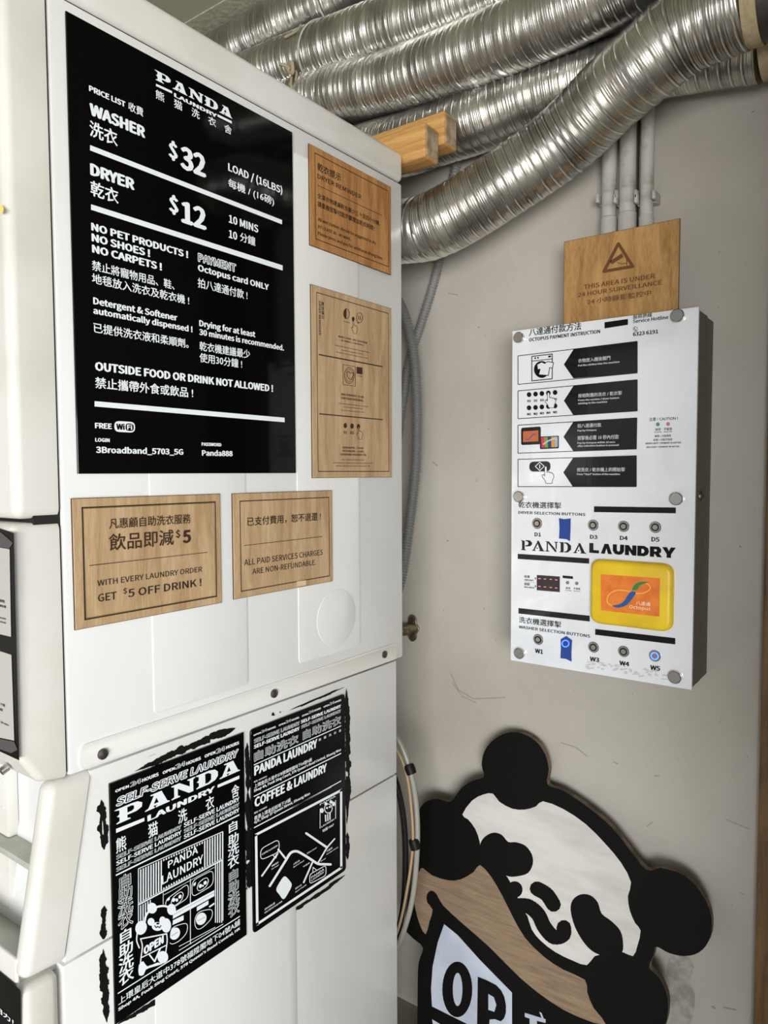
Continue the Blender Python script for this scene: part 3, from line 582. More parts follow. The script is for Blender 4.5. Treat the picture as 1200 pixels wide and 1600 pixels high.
flat('machine_lines', WS, Q1, strokes([(440, 1062), (1000, 757)], 3, disc=False)+strokes([(795, 1110), (880, 1065)], 4)+strokes([(465, 1300), (545, 1250)], 4), HP+.0004, blks, p1)
text(WS, Q1, 'PANDA', (420, 350), (420, 440), (795, 275), prt, p1, HP+.0003, .012); text(WS, Q1, 'LAUNDRY', (345, 545), (345, 655), (860, 385), prt, p1, HP+.0003, .012)
# little figure holding an OPEN banner
flat('figure_ground', WS, J1, [smooth2([(385, 560), (395, 480), (440, 430), (520, 415), (590, 450), (600, 560), (580, 640), (575, 760), (560, 860), (420, 900), (330, 970), (325, 860), (315, 740), (310, 640)], 2)], HP+.0005, blks, p1)
C3 = lambda pts, n=4: [(p.x, p.y) for p in spline([Vector((x, y, 0)) for x, y in pts], n)]
flat('figure', WS, J1, [ell(438, 445, 38, 42), ell(590, 455, 34, 44), ell(352, 598, 44, 56, rot=.3), ell(548, 580, 38, 56), ell(430, 552, 27, 30), ell(520, 542, 25, 32), ell(480, 588, 44, 34), smooth2([(335, 890), (370, 860), (400, 900), (480, 870), (520, 880), (440, 905), (390, 925), (372, 965), (335, 968)], 2), ell(522, 828, 42, 48)]
    + strokes(C3([(378, 560), (392, 500), (430, 458), (500, 430), (560, 436), (590, 490)]), 16) + strokes(C3([(322, 640), (318, 700), (338, 755)]), 10) + strokes([(348, 685), (552, 645)], 10)+strokes(C3([(348, 685), (362, 740), (352, 830), (345, 900)]), 9)+strokes([(358, 830), (548, 735)], 8)+strokes(C3([(552, 645), (556, 700), (545, 790)]), 9)+strokes([(415, 805), (458, 862), (500, 765)], 12), HP+.0007, prt, p1)
flat('figure_mouth', WS, J1, strokes([(458, 582), (470, 598), (482, 588), (496, 598), (508, 582)], 7)+[ell(483, 566, 12, 7)], HP+.0010, blks, p1)
text(WS, J1, 'OPEN', (370, 742), (372, 806), (530, 722), prt, p1, HP+.0012, .04)

K1 = Z(370, 1070, 6.316); L1 = Z(370, 1230, 6.316)
p2 = thing('map_poster', 'glossy black poster with a street map, right one of the two low on the machine', 'poster', (XW+.001, 1.0, .8))
x0, x1, y0, y1 = rect(WS, ID, (390, 1140), (537, 1083), (538, 1361), (393, 1456))
MB().prism(WS, rrect((x0, y1), (x1, y1), (x1, y0), (x0, y0), .03, 3), .0008, .004, .0006, 1).build('board', blks, p2)
P2 = lambda z, s, a, b, c, wt=.02, **k: text(WS, z, s, a, b, c, prt, p2, HP, wt, **k)
P2O = lambda z, s, a, b, c, wt=.03, d=.024, **k: text(WS, z, s, a, b, c, prt, p2, HP, wt, outline=(blks, d), **k)
for a0, b0, a1, b1 in ((165, 508, 385, 422), (413, 410, 615, 330), (643, 318, 830, 238), (855, 228, 1030, 158)):
    w_ = a1-a0; s_ = (b1-b0)/w_
    P2(K1, 'OPEN', (a0, b0-16), (a0, b0), (a0+w_*.33, b0+s_*w_*.33), .03); P2O(K1, '24', (a0+w_*.34, b0+s_*w_*.34-28), (a0+w_*.34, b0+s_*w_*.34), (a0+w_*.62, b0+s_*w_*.62)); P2(K1, 'HOURS', (a0+w_*.64, b0+s_*w_*.64-18), (a0+w_*.64, b0+s_*w_*.64), (a1, b1), .03)
P2O(K1, 'SELF-SERVE LΛUNDRY', (168, 538), (168, 580), (622, 395)); P2(K1, 'SELF-SERVE LΛUNDRY', (632, 352), (632, 385), (1028, 222), .03)
P2(K1, 'SELF-SERVE LΛUNDRY', (168, 595), (168, 632), (620, 447), .03); P2O(K1, 'SELF-SERVE LΛUNDRY', (635, 398), (635, 432), (1028, 272))
P2O(K1, '自助洗衣', (170, 665), (170, 762), (608, 570), .025, .02); P2O(K1, '自助洗衣', (650, 455), (650, 548), (1028, 382), .025, .02)
flat('rule_line', WS, K1, [[(168, 787), (1030, 400), (1030, 409), (168, 797)], [(168, 1098), (1030, 670), (1030, 681), (168, 1108)], [(545, 1210), (1030, 943), (1030, 953), (545, 1220)]], HP, prt, p2)
P2(K1, 'PANDA LAUNDRY', (172, 812), (172, 905), (795, 610), .03); P2(K1, '熊　猫　洗　衣　舍', (808, 530), (808, 556), (1030, 462), .01)
P2(K1, '地址 ADDRESS', (168, 950), (168, 968), (297, 912), .01); P2(K1, '上環皇后大道中378號福陞閣地下04號A舖', (172, 985), (172, 1025), (740, 752), .012)
P2(K1, "Shop 4A, Fook Sing Court, 378 Queen's Road Central, Sheung Wan", (168, 1040), (168, 1067), (1028, 645), .02)
P2(K1, 'COFFEE & LAUNDRY', (175, 1115), (175, 1208), (888, 858), .03)
P2(L1, '地址 ADDRESS', (170, 245), (170, 265), (297, 205), .01); P2(L1, '香港上環皇后街地下1F舖', (172, 283), (172, 325), (530, 148), .012); P2(L1, 'G/F, Shop 1F Queen Street, Sheung Wan', (172, 335), (172, 362), (722, 72), .02)
flat('rule_line', WS, L1, [[(170, 395), (920, 0), (935, 0), (170, 406)]], HP, prt, p2)
flat('map_frame', WS, L1, [[(178, 462), (1040, 12), (1040, 38), (178, 488)], [(190, 1345), (1040, 775), (1040, 803), (190, 1372)], [(178, 465), (202, 465), (215, 1360), (190, 1372)], [(1018, 30), (1040, 12), (1042, 800), (1020, 800)]], HP, prt, p2)
rd = strokes([(325, 975), (485, 720)], 22)+strokes(spline([Vector((485, 720, 0)), Vector((530, 650, 0)), Vector((585, 632, 0)), Vector((640, 655, 0)), Vector((720, 705, 0)), Vector((800, 755, 0)), Vector((860, 760, 0)), Vector((925, 762, 0))], 4).__iter__() and [(p.x, p.y) for p in spline([Vector((485, 720, 0)), Vector((530, 650, 0)), Vector((585, 632, 0)), Vector((640, 655, 0)), Vector((720, 705, 0)), Vector((800, 755, 0)), Vector((860, 760, 0)), Vector((925, 762, 0))], 4)], 24)
rd += strokes([(248, 875), (400, 660)], 16)+strokes([(410, 615), (490, 715)], 18)+strokes([(685, 455), (890, 595)], 22)+strokes([(890, 595), (965, 510)], 14)+strokes([(890, 595), (800, 750)], 14)+strokes([(660, 940), (745, 745)], 16)
flat('map_roads', WS, L1, rd, HP+.0001, prt, p2)
flat('map_park', WS, L1, [smooth2([(390, 1010), (425, 935), (470, 880), (515, 915), (542, 965), (510, 1040), (462, 1105), (420, 1060)])], HP, prt, p2)
flat('map_callout', WS, L1, strokes(rrect((235, 610), (418, 510), (418, 640), (235, 720), .4), 7, True, False)+strokes([(352, 665), (385, 700), (410, 640)], 7)+strokes(rrect((720, 860), (880, 770), (880, 870), (720, 955), .3), 7, True, False)+strokes([(750, 840), (752, 790), (790, 820)], 7), HP+.0002, prt, p2)
for s_, a_, b_, c_ in (('COFFEE & LAUNDRY', (248, 652), (248, 668), (405, 585)), ('PANDA', (735, 878), (735, 900), (862, 822)), ('LAUNDRY', (735, 908), (735, 925), (862, 848)), ('德輔道西', (343, 770), (343, 788), (410, 750)), ('Des Voeux', (343, 800), (343, 812), (415, 775)), ('上環文娛', (557, 750), (557, 768), (620, 735)), ('Queens Road', (557, 778), (557, 790), (662, 735)), ('Wilmer Street', (693, 645), (693, 658), (788, 605)), ('中環道', (655, 775), (655, 792), (720, 755)), ('文咸西', (885, 622), (885, 642), (942, 610)), ('Bonham Strand', (885, 655), (885, 666), (998, 600)), ('Road', (828, 725), (828, 736), (875, 708)), ('皇后大道', (577, 990), (577, 1008), (640, 975)), ("Queen's Road W.", (577, 1022), (577, 1035), (688, 975)), ('荷李活道公園', (275, 1195), (275, 1215), (375, 1155)), ('HOLLYWOOD ROAD PARK', (275, 1225), (275, 1240), (448, 1140)), ('PANDA', (820, 158), (820, 175), (975, 100)), ('地圖 MAP', (845, 415), (845, 445), (958, 385)), ('LAUNDRY', (835, 382), (835, 398), (965, 322))):
    P2(L1, s_, a_, b_, c_, .01)
flat('map_logo', WS, L1, strokes([(822, 215), (822, 405)], 6)+strokes([(975, 130), (975, 310)], 6)+strokes(ell(903, 210, 38, 45, 20), 8, True, False)+[ell(880, 165, 16), ell(930, 145, 16), ell(840, 230, 18, 24), ell(955, 165, 16, 22), ell(890, 205, 10), ell(918, 195, 10)]+[[(868, 275), (880, 270), (885, 340), (872, 340)], [(890, 268), (902, 262), (905, 330), (893, 335)], [(912, 258), (925, 252), (925, 320), (914, 325)]], HP+.0002, prt, p2)

# torn black sticker left behind around the posters
def ragged(path, wd, seed, step=2.5, zz=ID):
    rr = random.Random(seed); L, Rr = [], []; P = [Vector(p) for p in path]
    for i in range(len(P)-1):
        a, b = P[i], P[i+1]; d = b-a; n = max(2, int(d.length/step)); q = Vector((-d.y, d.x)).normalized()
        for k in range(n):
            c = a+d*k/n; ta = (i+k/n)/(len(P)-1); e = min(1, 6*ta, 6*(1-ta)); 
            if k % 4 == 0: ra_, rb_ = .3+rr.random()*.4, .3+rr.random()*.4
            L.append(c+q*wd*e*(ra_+rr.uniform(-.07, .07))); Rr.append(c-q*wd*e*(rb_+rr.uniform(-.07, .07)))
    return [[tuple(L[i]), tuple(L[i+1]), tuple(Rr[i+1]), tuple(Rr[i])] for i in range(len(L)-1)]
rs = []
for path, wd, sd in (([(158, 1249), (161, 1290), (163, 1330)], 13, 1), ([(163, 1415), (161, 1470)], 9, 2), ([(161, 1482), (163, 1540), (167, 1600)], 11, 3), ([(209, 1206), (280, 1174), (330, 1152), (370, 1137)], 10, 4), ([(386, 1160), (388, 1200), (387, 1240)], 7, 5), ([(387, 1235), (388, 1300), (390, 1350), (389, 1478)], 13, 6),
    ([(452, 1110), (490, 1094), (540, 1073)], 3, 7), ([(541, 1075), (542, 1110), (543, 1160), (544, 1220), (542, 1290)], 8, 8), ([(543, 1300), (543, 1345)], 6, 9), ([(178, 1604), (260, 1555), (330, 1509), (386, 1478)], 8, 10), ([(392, 1466), (440, 1436), (500, 1396), (541, 1366)], 5, 11), ([(424, 1118), (431, 1114)], 5, 12), ([(436, 1114), (442, 1111)], 3, 13), ([(376, 1478), (392, 1470)], 10, 14)):
    flat('sticker_residue', WS, ID, ragged(path, wd, sd), .0006, blkm, wsh)
wt_ = []
for path, wd, sd in (([(259, 1530), (275, 1521), (287, 1514)], 4, 21), ([(230, 1183), (245, 1178)], 1.5, 22), ([(385, 1345), (390, 1349)], 5, 23), ([(380, 1262), (386, 1300)], 2.5, 24), ([(541, 1205), (542, 1215)], 3, 25), ([(391, 1420), (390, 1450)], 1.6, 26), ([(387, 1385), (388, 1400)], 1.5, 27), ([(160, 1282), (161, 1306)], 2, 28)):
    flat('torn_patch', WS, ID, ragged(path, wd, sd, 2), .0009, enamel, wsh)

# ------------------------------------------------------------------ ducts
def duct(label, pts, r=.07, seed=0, seg=48):
    rr = random.Random(seed)
    P = spline([py(*q) if q[0] > 1 else Vector(q) for q in pts], 20); L = [0]
    for i in range(1, len(P)): L.append(L[-1]+(P[i]-P[i-1]).length)
    def at(s):
        import bisect
        i = min(max(bisect.bisect(L, s)-1, 0), len(P)-2); t = (s-L[i])/(L[i+1]-L[i]); return P[i].lerp(P[i+1], t)
    s = 0; path, rad = [], []; wob = 0
    while s < L[-1]:
        band = .0190+rr.random()*.003; wob = wob*.6+rr.uniform(-.0003, .0003)
        path.append(at(s)); rad.append(r+wob+.0010); path.append(at(min(s+.0035, L[-1]))); rad.append(r+wob+.0016)
        n = 4; q = (band-.0055)/n
        for k in range(n):
            for f, dr in ((.12, -.0026), (.5, .0006), (.88, -.0026)):
                path.append(at(min(s+.0045+q*(k+f), L[-1]))); rad.append(r+wob+dr+rr.uniform(-.00015, .00015))
        s += band
    # drop duplicates at the end
    pp, ra = [path[0]], [rad[0]]
    for a, b in zip(path[1:], rad[1:]):
        if (a-pp[-1]).length > 2e-4: pp.append(a); ra.append(b)
    t = thing('flexible_duct', label, 'duct', at(0)-Vector((0, 0, r)), 'silver ducts under the ceiling')
    MB().tube(pp, ra, seg, True).build('duct_skin', alum, t, 60)
    return t, at(L[-1]), (P[-1]-P[-2]).normalized()
dE, eE, tE = duct('lowest silver ribbed duct, sweeping up right in front of the white pipes', [(520, 372, 1.40), (640, 360, 1.40), (680, 351, 1.40), (742, 317, 1.41), (847, 246, 1.43), (900, 202, 1.43), (952, 150, 1.41), (1002, 105, 1.39), (1070, 50, 1.38), (1168, 4, 1.37)], .0705, 1)
dD, eD, tD = duct('second lowest silver ribbed duct, passing behind the wooden beam ends', [(420, 300, 1.49), (560, 245, 1.495), (640, 224, 1.495), (700, 203, 1.50), (750, 186, 1.50), (850, 145, 1.505), (950, 112, 1.505), (1050, 88, 1.505), (1193, 62, 1.505)], .070, 2)
dC, eC, tC = duct('third silver ribbed duct from the bottom, with a twine tie at its left end', [(400, 185, 1.48), (480, 157, 1.47), (600, 131, 1.46), (700, 97, 1.44), (800, 57, 1.42), (900, 10, 1.40), (1000, -45, 1.39), (1080, -88, 1.39), (-.235, 1.40, 2.42)], .069, 3)
dB, eB, tB = duct('second silver ribbed duct from the ceiling', [(330, 150, 1.45), (400, 122, 1.45), (460, 98, 1.45), (518, 76, 1.45), (600, 47, 1.45), (680, 20, 1.44), (780, -20, 1.43), (900, -62, 1.43), (-.235, 1.43, 2.60)], .068, 4)
dA, eA, tA = duct('topmost silver ribbed duct, right under the ceiling', [(260, 132, 1.49), (330, 98, 1.49), (372, 76, 1.49), (427, 46, 1.49), (490, 14, 1.49), (560, -22, 1.49), (640, -62, 1.49), (-.8, 1.50, 2.675), (-.235, 1.50, 2.675)], .066, 5)
for t, p, d, r in ((dE, eE, tE, .070), (dD, eD, tD, .069)):
    MB().tube([p-d*.001, p+Vector((.022, 0, 0))], r, 40).build('wooden_collar', palew, t, 40)
    MB().tube([p+Vector((.022, 0, 0)), p+Vector((.16, 0, 0))], r-.003, 40).build('duct_sleeve', darksteel, t, 40)
def ring(name, t, ctr, ax, r, th, m):
    ax = ax.normalized(); n1 = ax.orthogonal().normalized(); n2 = ax.cross(n1)
    pts = [ctr+(n1*math.cos(a)+n2*math.sin(a))*r+ax*.004*math.sin(a*2+1) for a in [k*2*math.pi/40 for k in range(41)]]
    return MB().tube(pts, th, 6).build(name, m, t, 60)
def axis(pts, i): return (py(*pts[i+1])-py(*pts[i]))
tC_ = py(487, 155, 1.468); ring('twine_tie', dC, tC_, Vector((1, -.02, .12)), .073, .0035, twine)
fr = tC_+Vector((0, -.06, .045))
MB().tube(spline([fr+Vector((-.062, -.012, .035)), fr+Vector((-.03, -.016, .02)), fr, fr+Vector((.012, -.012, -.03))], 5), .004, 6).build('twine_end', twine, dC, 60)
MB().tube(spline([fr+Vector((-.01, -.012, .01)), fr+Vector((.006, -.02, .012)), fr+Vector((.004, -.016, -.012)), fr+Vector((-.012, -.014, -.002)), fr+Vector((-.01, -.012, .01))], 4), .005, 6).build('twine_knot', twine, dC, 60)
tB_ = py(500, 83, 1.45); ring('wire_tie', dB, tB_, Vector((1, -.02, -.5)), .073, .0025, pvc)
kb = tB_+Vector((-.02, -.066, .03)); MB().tube(spline([kb+Vector((-.04, 0, 0)), kb, kb+Vector((.02, -.004, .006))], 4), .003, 6).build('wire_end', twine, dB, 60)
ring('wire_tie', dA, py(520, -2, 1.49), Vector((1, 0, -.1)), .0695, .0025, pvc)

# ------------------------------------------------------------------ timbers behind the machine top
def timber(label, u0, v0, v1, y0, y1, seed):
    a = py(u0, v0, y0); b = py(u0, v1, y0); x1 = a.x; z1, z0 = a.z, b.z
    t = thing('timber_beam', label, 'beam', ((x1-.3), y0, z0))
    MB().box(x1-.55, x1, y0, y1, z0, z1, .006, 3).build('beam', timb, t, 40)
    MB().box(x1-.003, x1+.001, y0+.005, y1-.005, z0+.005, z1-.005, .002, 1).build('cut_end', timbend, t)
    return t
timber('front wooden beam end sticking out behind the dryer top, the shorter of two', 664, 189, 244, 1.312, 1.368, 1)
timber('rear wooden beam end with a dark weathered cut, higher of two behind the dryer top', 694, 171, 224, 1.370, 1.425, 2)

# ------------------------------------------------------------------ corrugated conduits and hoses
def corr(name, label, pts, r, m, pitch=.0062, cat='hose'):
    P = spline([py(*p) for p in pts], 10); L = [0]
    for i in range(1, len(P)): L.append(L[-1]+(P[i]-P[i-1]).length)
    n = int(L[-1]/pitch*4); path, rad = [], []
    j = 0
    for i in range(n+1):
        s = L[-1]*i/n
        while j < len(L)-2 and L[j+1] < s: j += 1
        path.append(P[j].lerp(P[j+1], (s-L[j])/(L[j+1]-L[j]))); rad.append(r+(.0010, .0012, -.0018, -.0020)[i % 4])
    o = MB().tube(path, rad, 16).build(name, m, None, 25); tag(o, label, cat); return o
corr('flexible_conduit', 'grey corrugated conduit running down left from behind the ducts, behind the darker hose', [(722, 200, 1.565), (712, 262, 1.565), (703, 300, 1.565), (692, 380, 1.565), (678, 440, 1.565), (655, 515, 1.565), (640, 560, 1.565), (628, 640, 1.565), (618, 720, 1.565)], .0108, conduit, .0072, 'conduit')
corr('drain_hose', 'dark grey ribbed drain hose bowing out beside the dryer back edge', [(600, 440, 1.49), (628, 482, 1.50), (645, 545, 1.51), (651, 620, 1.515), (650, 720, 1.515), (641, 810, 1.505), (628, 900, 1.495), (610, 960, 1.49)], .012, hosem, .0072)
def smoothtube(name, label, pts, r, m, cat='hose'):
    o = MB().tube(spline([py(*p) for p in pts], 10), r, 12).build(name, m, None, 60); tag(o, label, cat); return o
hs = [(570, 1085, 1.285), (600, 1130, 1.37), (622, 1155, 1.38), (640, 1200, 1.385), (650, 1255, 1.39), (652, 1320, 1.385), (645, 1400, 1.38), (628, 1462, 1.37), (605, 1510, 1.36), (575, 1550, 1.285)]
h1 = smoothtube('water_hose', 'pale translucent water hose looping beside the washer back edge', hs, .0065, clearhose)
hs2 = [(566, 1098, 1.285), (596, 1140, 1.365), (618, 1168, 1.372), (634, 1205, 1.375), (642, 1255, 1.378), (645, 1320, 1.375), (636, 1390, 1.37), (622, 1452, 1.362), (600, 1500, 1.355), (572, 1540, 1.285)]
smoothtube('water_hose', 'thin tan hose taped alongside the pale translucent one', hs2, .0035, tanhose)
for lab, u, v, y in (('upper black tape wrap binding the two hoses', 641, 1202, 1.38), ('lower black tape wrap binding the two hoses', 648, 1319, 1.379)):
    c = py(u, v, y); dz = Vector((.004, 0, -.012)) if v > 1300 else Vector((.005, 0, -.011))
    o = MB().tube([c-dz*.9, c-dz*.3, c+dz*.3, c+dz*.9], [.0115, .0128, .0122, .0118], 12).build('tape_wrap', blkm, None, 60); tag(o, lab, 'tape')
for lab, du in (('outer black cable hanging behind the water hose', 0), ('inner black cable nearest the washer edge', -5)):
    smoothtube('black_cable', lab, [(575, 1150, 1.285), (612+du, 1200, 1.40), (626+du, 1240, 1.40), (634+du, 1290, 1.40), (636+du, 1350, 1.40), (632+du, 1420, 1.40), (615+du, 1480, 1.40), (575, 1540, 1.285)], .0035, blkm, 'cable')
# wall valve
vc = py(645, 981, WALL)
tv = thing('wall_valve', 'tarnished brass wall valve flange sticking out beside the dryer edge', 'valve', vc)
brass = mat('tarnished_brass', lin(150, 140, 118), .38, metal=.8, noise=(lin(100, 90, 72), 60, .4, .6, (1, 1, 1)))
WP = BP(WALL)
flg = MB().prism(WP, smooth2([(vc.x+a, vc.z+b) for a, b in ((-.012, .028), (0, .036), (.012, .028), (.014, .014), (.022, 0), (.014, -.014), (.012, -.028), (0, -.036), (-.012, -.028), (-.014, -.012), (-.02, 0), (-.014, .012))], 3), 0, .005, .001, 1).build('flange', brass, tv, 40)
for b in (.025, -.025):
    c = Vector((vc.x, WALL-.004, vc.z+b)); MB().tube([c, c+Vector((0, -.004, 0))], .005, 8).build('bolt', darksteel, flg, 40)
pa = vc+Vector((0, -.002, 0)); spt = MB().tube([pa, pa+Vector((-.004, -.03, -.002)), pa+Vector((-.02, -.045, -.003)), pa+Vector((-.05, -.05, -.004))], [.014, .014, .013, .013], 16).build('spout', brass, tv, 50)
pb = pa+Vector((-.022, -.045, -.003)); MB().tube([pb, pb+Vector((-.004, 0, 0)), pb+Vector((-.012, 0, 0)), pb+Vector((-.016, 0, 0))], [.016, .018, .018, .016], 16).build('ring_nut', brass, spt, 50)

# ------------------------------------------------------------------ painted pipes
YP = 1.553
for lab, u, r, vj in (('left white painted pipe behind the surveillance sign', 951, .0155, 342), ('middle white painted pipe behind the surveillance sign', 980, .0168, 335), ('right, slimmer white painted pipe behind the surveillance sign', 1010, .0133, 339)):
    b = py(u, vj, YP); t = thing('wall_pipe', lab, 'pipe', (b.x, YP, 1.75), 'white painted pipes')
    MB().tube([(b.x, YP, b.z), (b.x, YP, CEIL)], r, 24).build('pipe', pvc, t, 60)
    MB().tube([(b.x, YP, 1.75), (b.x, YP, b.z), (b.x, YP, b.z+.003)], [r*1.13, r*1.13, r], 24).build('coupling', pvc, t, 60)
    zc = py(u, 310, YP).z
    brk = MB().box(b.x-r-.007, b.x+r+.007, YP+.004, WALL, zc-.011, zc+.011, .002).build('bracket', pvc, t, 40)
    for sx in (-1, 1): MB().box(b.x+sx*(r+.0045)-.0035, b.x+sx*(r+.0045)+.0035, YP-.016, YP+.006, zc-.009, zc+.009, .002).build('clip', pvc, brk, 40)
b = py(993, 330, 1.57); o = MB().tube([(b.x, 1.57, 1.75), (b.x, 1.57, CEIL)], .006, 12).build('thin_pipe', darksteel, None, 60); tag(o, 'thin dark grey pipe between the middle and right white pipes', 'pipe')

# ------------------------------------------------------------------ payment box
YB = 1.45; PB = BP(YB); G1 = Z(790, 470, 3.636); H1 = Z(790, 760, 3.636)
x0, x1, y0, y1 = rect(PB, ID, (798, 520), (1093.5, 476), (1079, 1077), (800, 1033))
pbx = thing('payment_box', 'wall mounted card payment box with white acrylic front, yellow reader and round selection buttons', 'payment machine', ((x0+x1)/2, 1.51, y0))
MB().prism(PB, [(x0, y0), (x1, y0), (x1, y1), (x0, y1)], -.006, 0, .001, 2).build('acrylic_front', acry, pbx)
MB().box(x0+.002, x1-.001, YB+.006, 1.525, y0+.002, y1-.004, .002).build('door_shell', boxm, pbx, 30)
MB().box(x0+.004, x1-.005, 1.520, 1.527, y0+.004, y1-.008).build('door_gap', gapm, pbx)
MB().box(x0+.003, x1-.002, 1.527, WALL, y0+.002, y1-.006, .002).build('back_shell', boxm, pbx, 30)
XB = Plane((x1, 0, 0), (0, 1, 0), (0, 0, 1)); lk = XB.hit(1095, 775); lc = XB.at(lk[0], lk[1])
ckl = MB().tube([lc+Vector((-.002, 0, 0)), lc+Vector((.002, 0, 0)), lc+Vector((.0045, 0, 0))], [.011, .0105, .008], 20).build('cam_lock', darksteel, pbx, 40)
MB().box(lc.x+.0045, lc.x+.0055, lc.y-.001, lc.y+.001, lc.z-.004, lc.z+.004).build('key_slot', blkm, ckl)
ch_ = XB.hit(1110, 968); cw = XB.at(ch_[0], ch_[1]); MB().tube(spline([cw+Vector((-.002, 0, .012)), cw+Vector((.003, 0, .004)), cw+Vector((.001, 0, -.006)), cw+Vector((-.001, 0, -.022))], 5), .0014, 6).build('loose_wire', blkm, pbx)
for z_, c, r in ((G1, (82, 210), 30), (G1, (981, 87), 35), (H1, (82, 58), 31), (H1, (974, 70), 35), (H1, (85, 946), 31), (H1, (966, 1080), 35)):
    a, b = PB.hit(*z_(c)); rr = r/3.636*1.6/FPX*.98*(1.0 if c[0] < 500 else .93)
    p = PB.at(a, b); N = PB.N
    MB().tube([p, p+N*.004, p+N*.0085, p+N*.0098], [rr*.97, rr, rr, rr*.88], 28).build('standoff_cap', chrome, pbx, 35)
HB = .0006
def bt_(z, s, a, b, c, wt=.01, m=ink, h=HB): text(PB, z, s, a, b, c, m, pbx, h, wt)
for a in (('八達通付款方法', (133, 157), (133, 200), (430, 166), .015), ('OCTOPUS PAYMENT INSTRUCTION', (133, 215), (133, 235), (537, 181), .02), ('服務熱線', (723, 80), (723, 104), (832, 92), .012), ('Service Hotline', (723, 108), (723, 128), (925, 102), .015), ('6323 6191', (723, 180), (723, 202), (867, 184), .02), ('注意 ! CAUTION !', (815, 664), (815, 684), (978, 676), .012), ('接受', (850, 724), (850, 739), (882, 737), .01), ('不接受', (898, 722), (898, 738), (946, 735), .01), ('ACCEPTED', (843, 744), (843, 750), (888, 748), .01), ('REJECTED', (900, 742), (900, 748), (946, 746), .01), ('綠燈 = 付款接受', (847, 763), (847, 776), (940, 772), .01), ('紅燈 = 付款不接受', (840, 784), (840, 797), (947, 794), .01), ('GREEN LIGHT = PAYMENT ACCEPTED', (793, 806), (793, 815), (997, 810), .02), ('RED LIGHT = PAYMENT REJECTED', (800, 828), (800, 836), (987, 831), .02)):
    bt_(G1, *a)
flat('phone_icon', PB, G1, strokes(ell(737, 160, 12, 13, 18), 2.5, True, False)+strokes([(732, 153), (733, 162), (742, 168)], 3.5), HB, ink, pbx)
flat('status_dot', PB, G1, [ell(865, 702, 11, 11)], HB, green, pbx); flat('status_dot', PB, G1, [ell(923, 700, 11, 11)], HB, pink, pbx)
def bar(z, q): flat('rule_line', PB, z, [q], HB, ink, pbx)
bar(G1, [(562, 122), (695, 103), (695, 136), (562, 157)]); bar(H1, [(502, 113), (967, 120), (967, 153), (502, 146)]); bar(H1, [(69, 383), (475, 409), (475, 439), (69, 412)]); bar(H1, [(73, 691), (478, 735), (478, 768), (73, 722)]); bar(H1, [(509, 810), (964, 862), (964, 898), (509, 843)]); bar(H1, [(324, 506), (383, 511), (383, 526), (324, 521)])
for TLp, TRp, BRp, BLp, tip, tt, tb in (((70, 313), (748, 230), (748, 410), (70, 475), (331, 362), (386, 276), (386, 441)), ((70, 512), (748, 448), (748, 626), (70, 670), (331, 568), (385, 484), (385, 650)), ((70, 707), (746, 665), (743, 842), (70, 866), (329, 773), (384, 689), (384, 853)), ((70, 901), (743, 880), (743, 1056), (70, 1056), (328, 975), (383, 893), (381, 1055))):
    flat('step_frame', PB, G1, strokes([TLp, TRp, BRp, BLp], 4, True, False)+[[tip, tb, BRp, TRp, tt]], HB, ink, pbx)
gw = mat('pale_print', lin(196, 198, 200), .3)
for a in (('衣物放入機後關門', (412, 330), (412, 353), (595, 335), .012), ('Put the clothes into the machine', (412, 364), (412, 374), (648, 351), .02), ('按相對應的洗衣 / 乾衣掣', (412, 531), (412, 554), (660, 532), .012), ('Press the washer / dryer button', (412, 563), (412, 573), (645, 553), .02), ('relating to the machine', (412, 580), (412, 590), (578, 577), .02), ('拍八達通付款', (408, 699), (408, 722), (543, 716), .012), ('Pay by Octopus', (408, 733), (408, 743), (517, 738), .02), ('按掣後必需 10 秒內付款', (408, 768), (408, 793), (643, 784), .012), ('Pay by Octopus within 10 secs', (408, 804), (408, 814), (622, 806), .02), ('after selection button is pressed', (408, 821), (408, 831), (643, 823), .02), ('按洗衣 / 乾衣機上的開始掣', (405, 950), (405, 973), (678, 968), .012), ('Press "Start" button of the machine', (405, 981), (405, 991), (650, 989), .02)):
    bt_(G1, *a, m=gw, h=HB+.0004)
# step pictograms
flat('washer_icon', PB, G1, strokes([(149, 316), (265, 302), (265, 443), (149, 455)], 5, True)+strokes([(149, 343), (265, 330)], 4)+[ell(168, 326, 5), ell(184, 324, 5), [(242, 312), (258, 310), (258, 320), (242, 322)], ell(205, 390, 44, 48)], HB, ink, pbx)
flat('shirt_icon', PB, G1, [[(178, 362), (205, 348), (222, 356), (240, 345), (272, 352), (266, 382), (250, 380), (243, 424), (188, 420), (196, 388), (182, 392)]], HB+.0003, acry, pbx)
flat('shirt_icon_outline', PB, G1, strokes([(178, 362), (205, 348), (222, 356), (240, 345), (272, 352), (266, 382), (250, 380), (243, 424), (188, 420), (196, 388), (182, 392)], 4, True), HB+.0005, ink, pbx)
flat('button_icon', PB, G1, [ell(x, y, 13, 14) for x, y in ((133, 533), (170, 530), (206, 527), (243, 524), (281, 521), (133, 608), (170, 606), (206, 603), (243, 600), (281, 597))], HB, ink, pbx)
for i, (x, y) in enumerate(((124, 576), (161, 574), (197, 571), (234, 568), (272, 566))): bt_(G1, 'D%d' % (i+1), (x, y-13), (x, y), (x+20, y-1), .03)
for i, (x, y) in enumerate(((121, 651), (158, 649), (194, 646), (231, 643), (269, 640))): bt_(G1, 'W%d' % (i+1), (x, y-13), (x, y), (x+24, y-1), .03)
hand(PB, G1, 243, 558, .95, .85, ink, acry, pbx, HB+.0006, 3); hand(PB, G1, 228, 982, 1.05, .95, ink, acry, pbx, HB+.0006, 3)
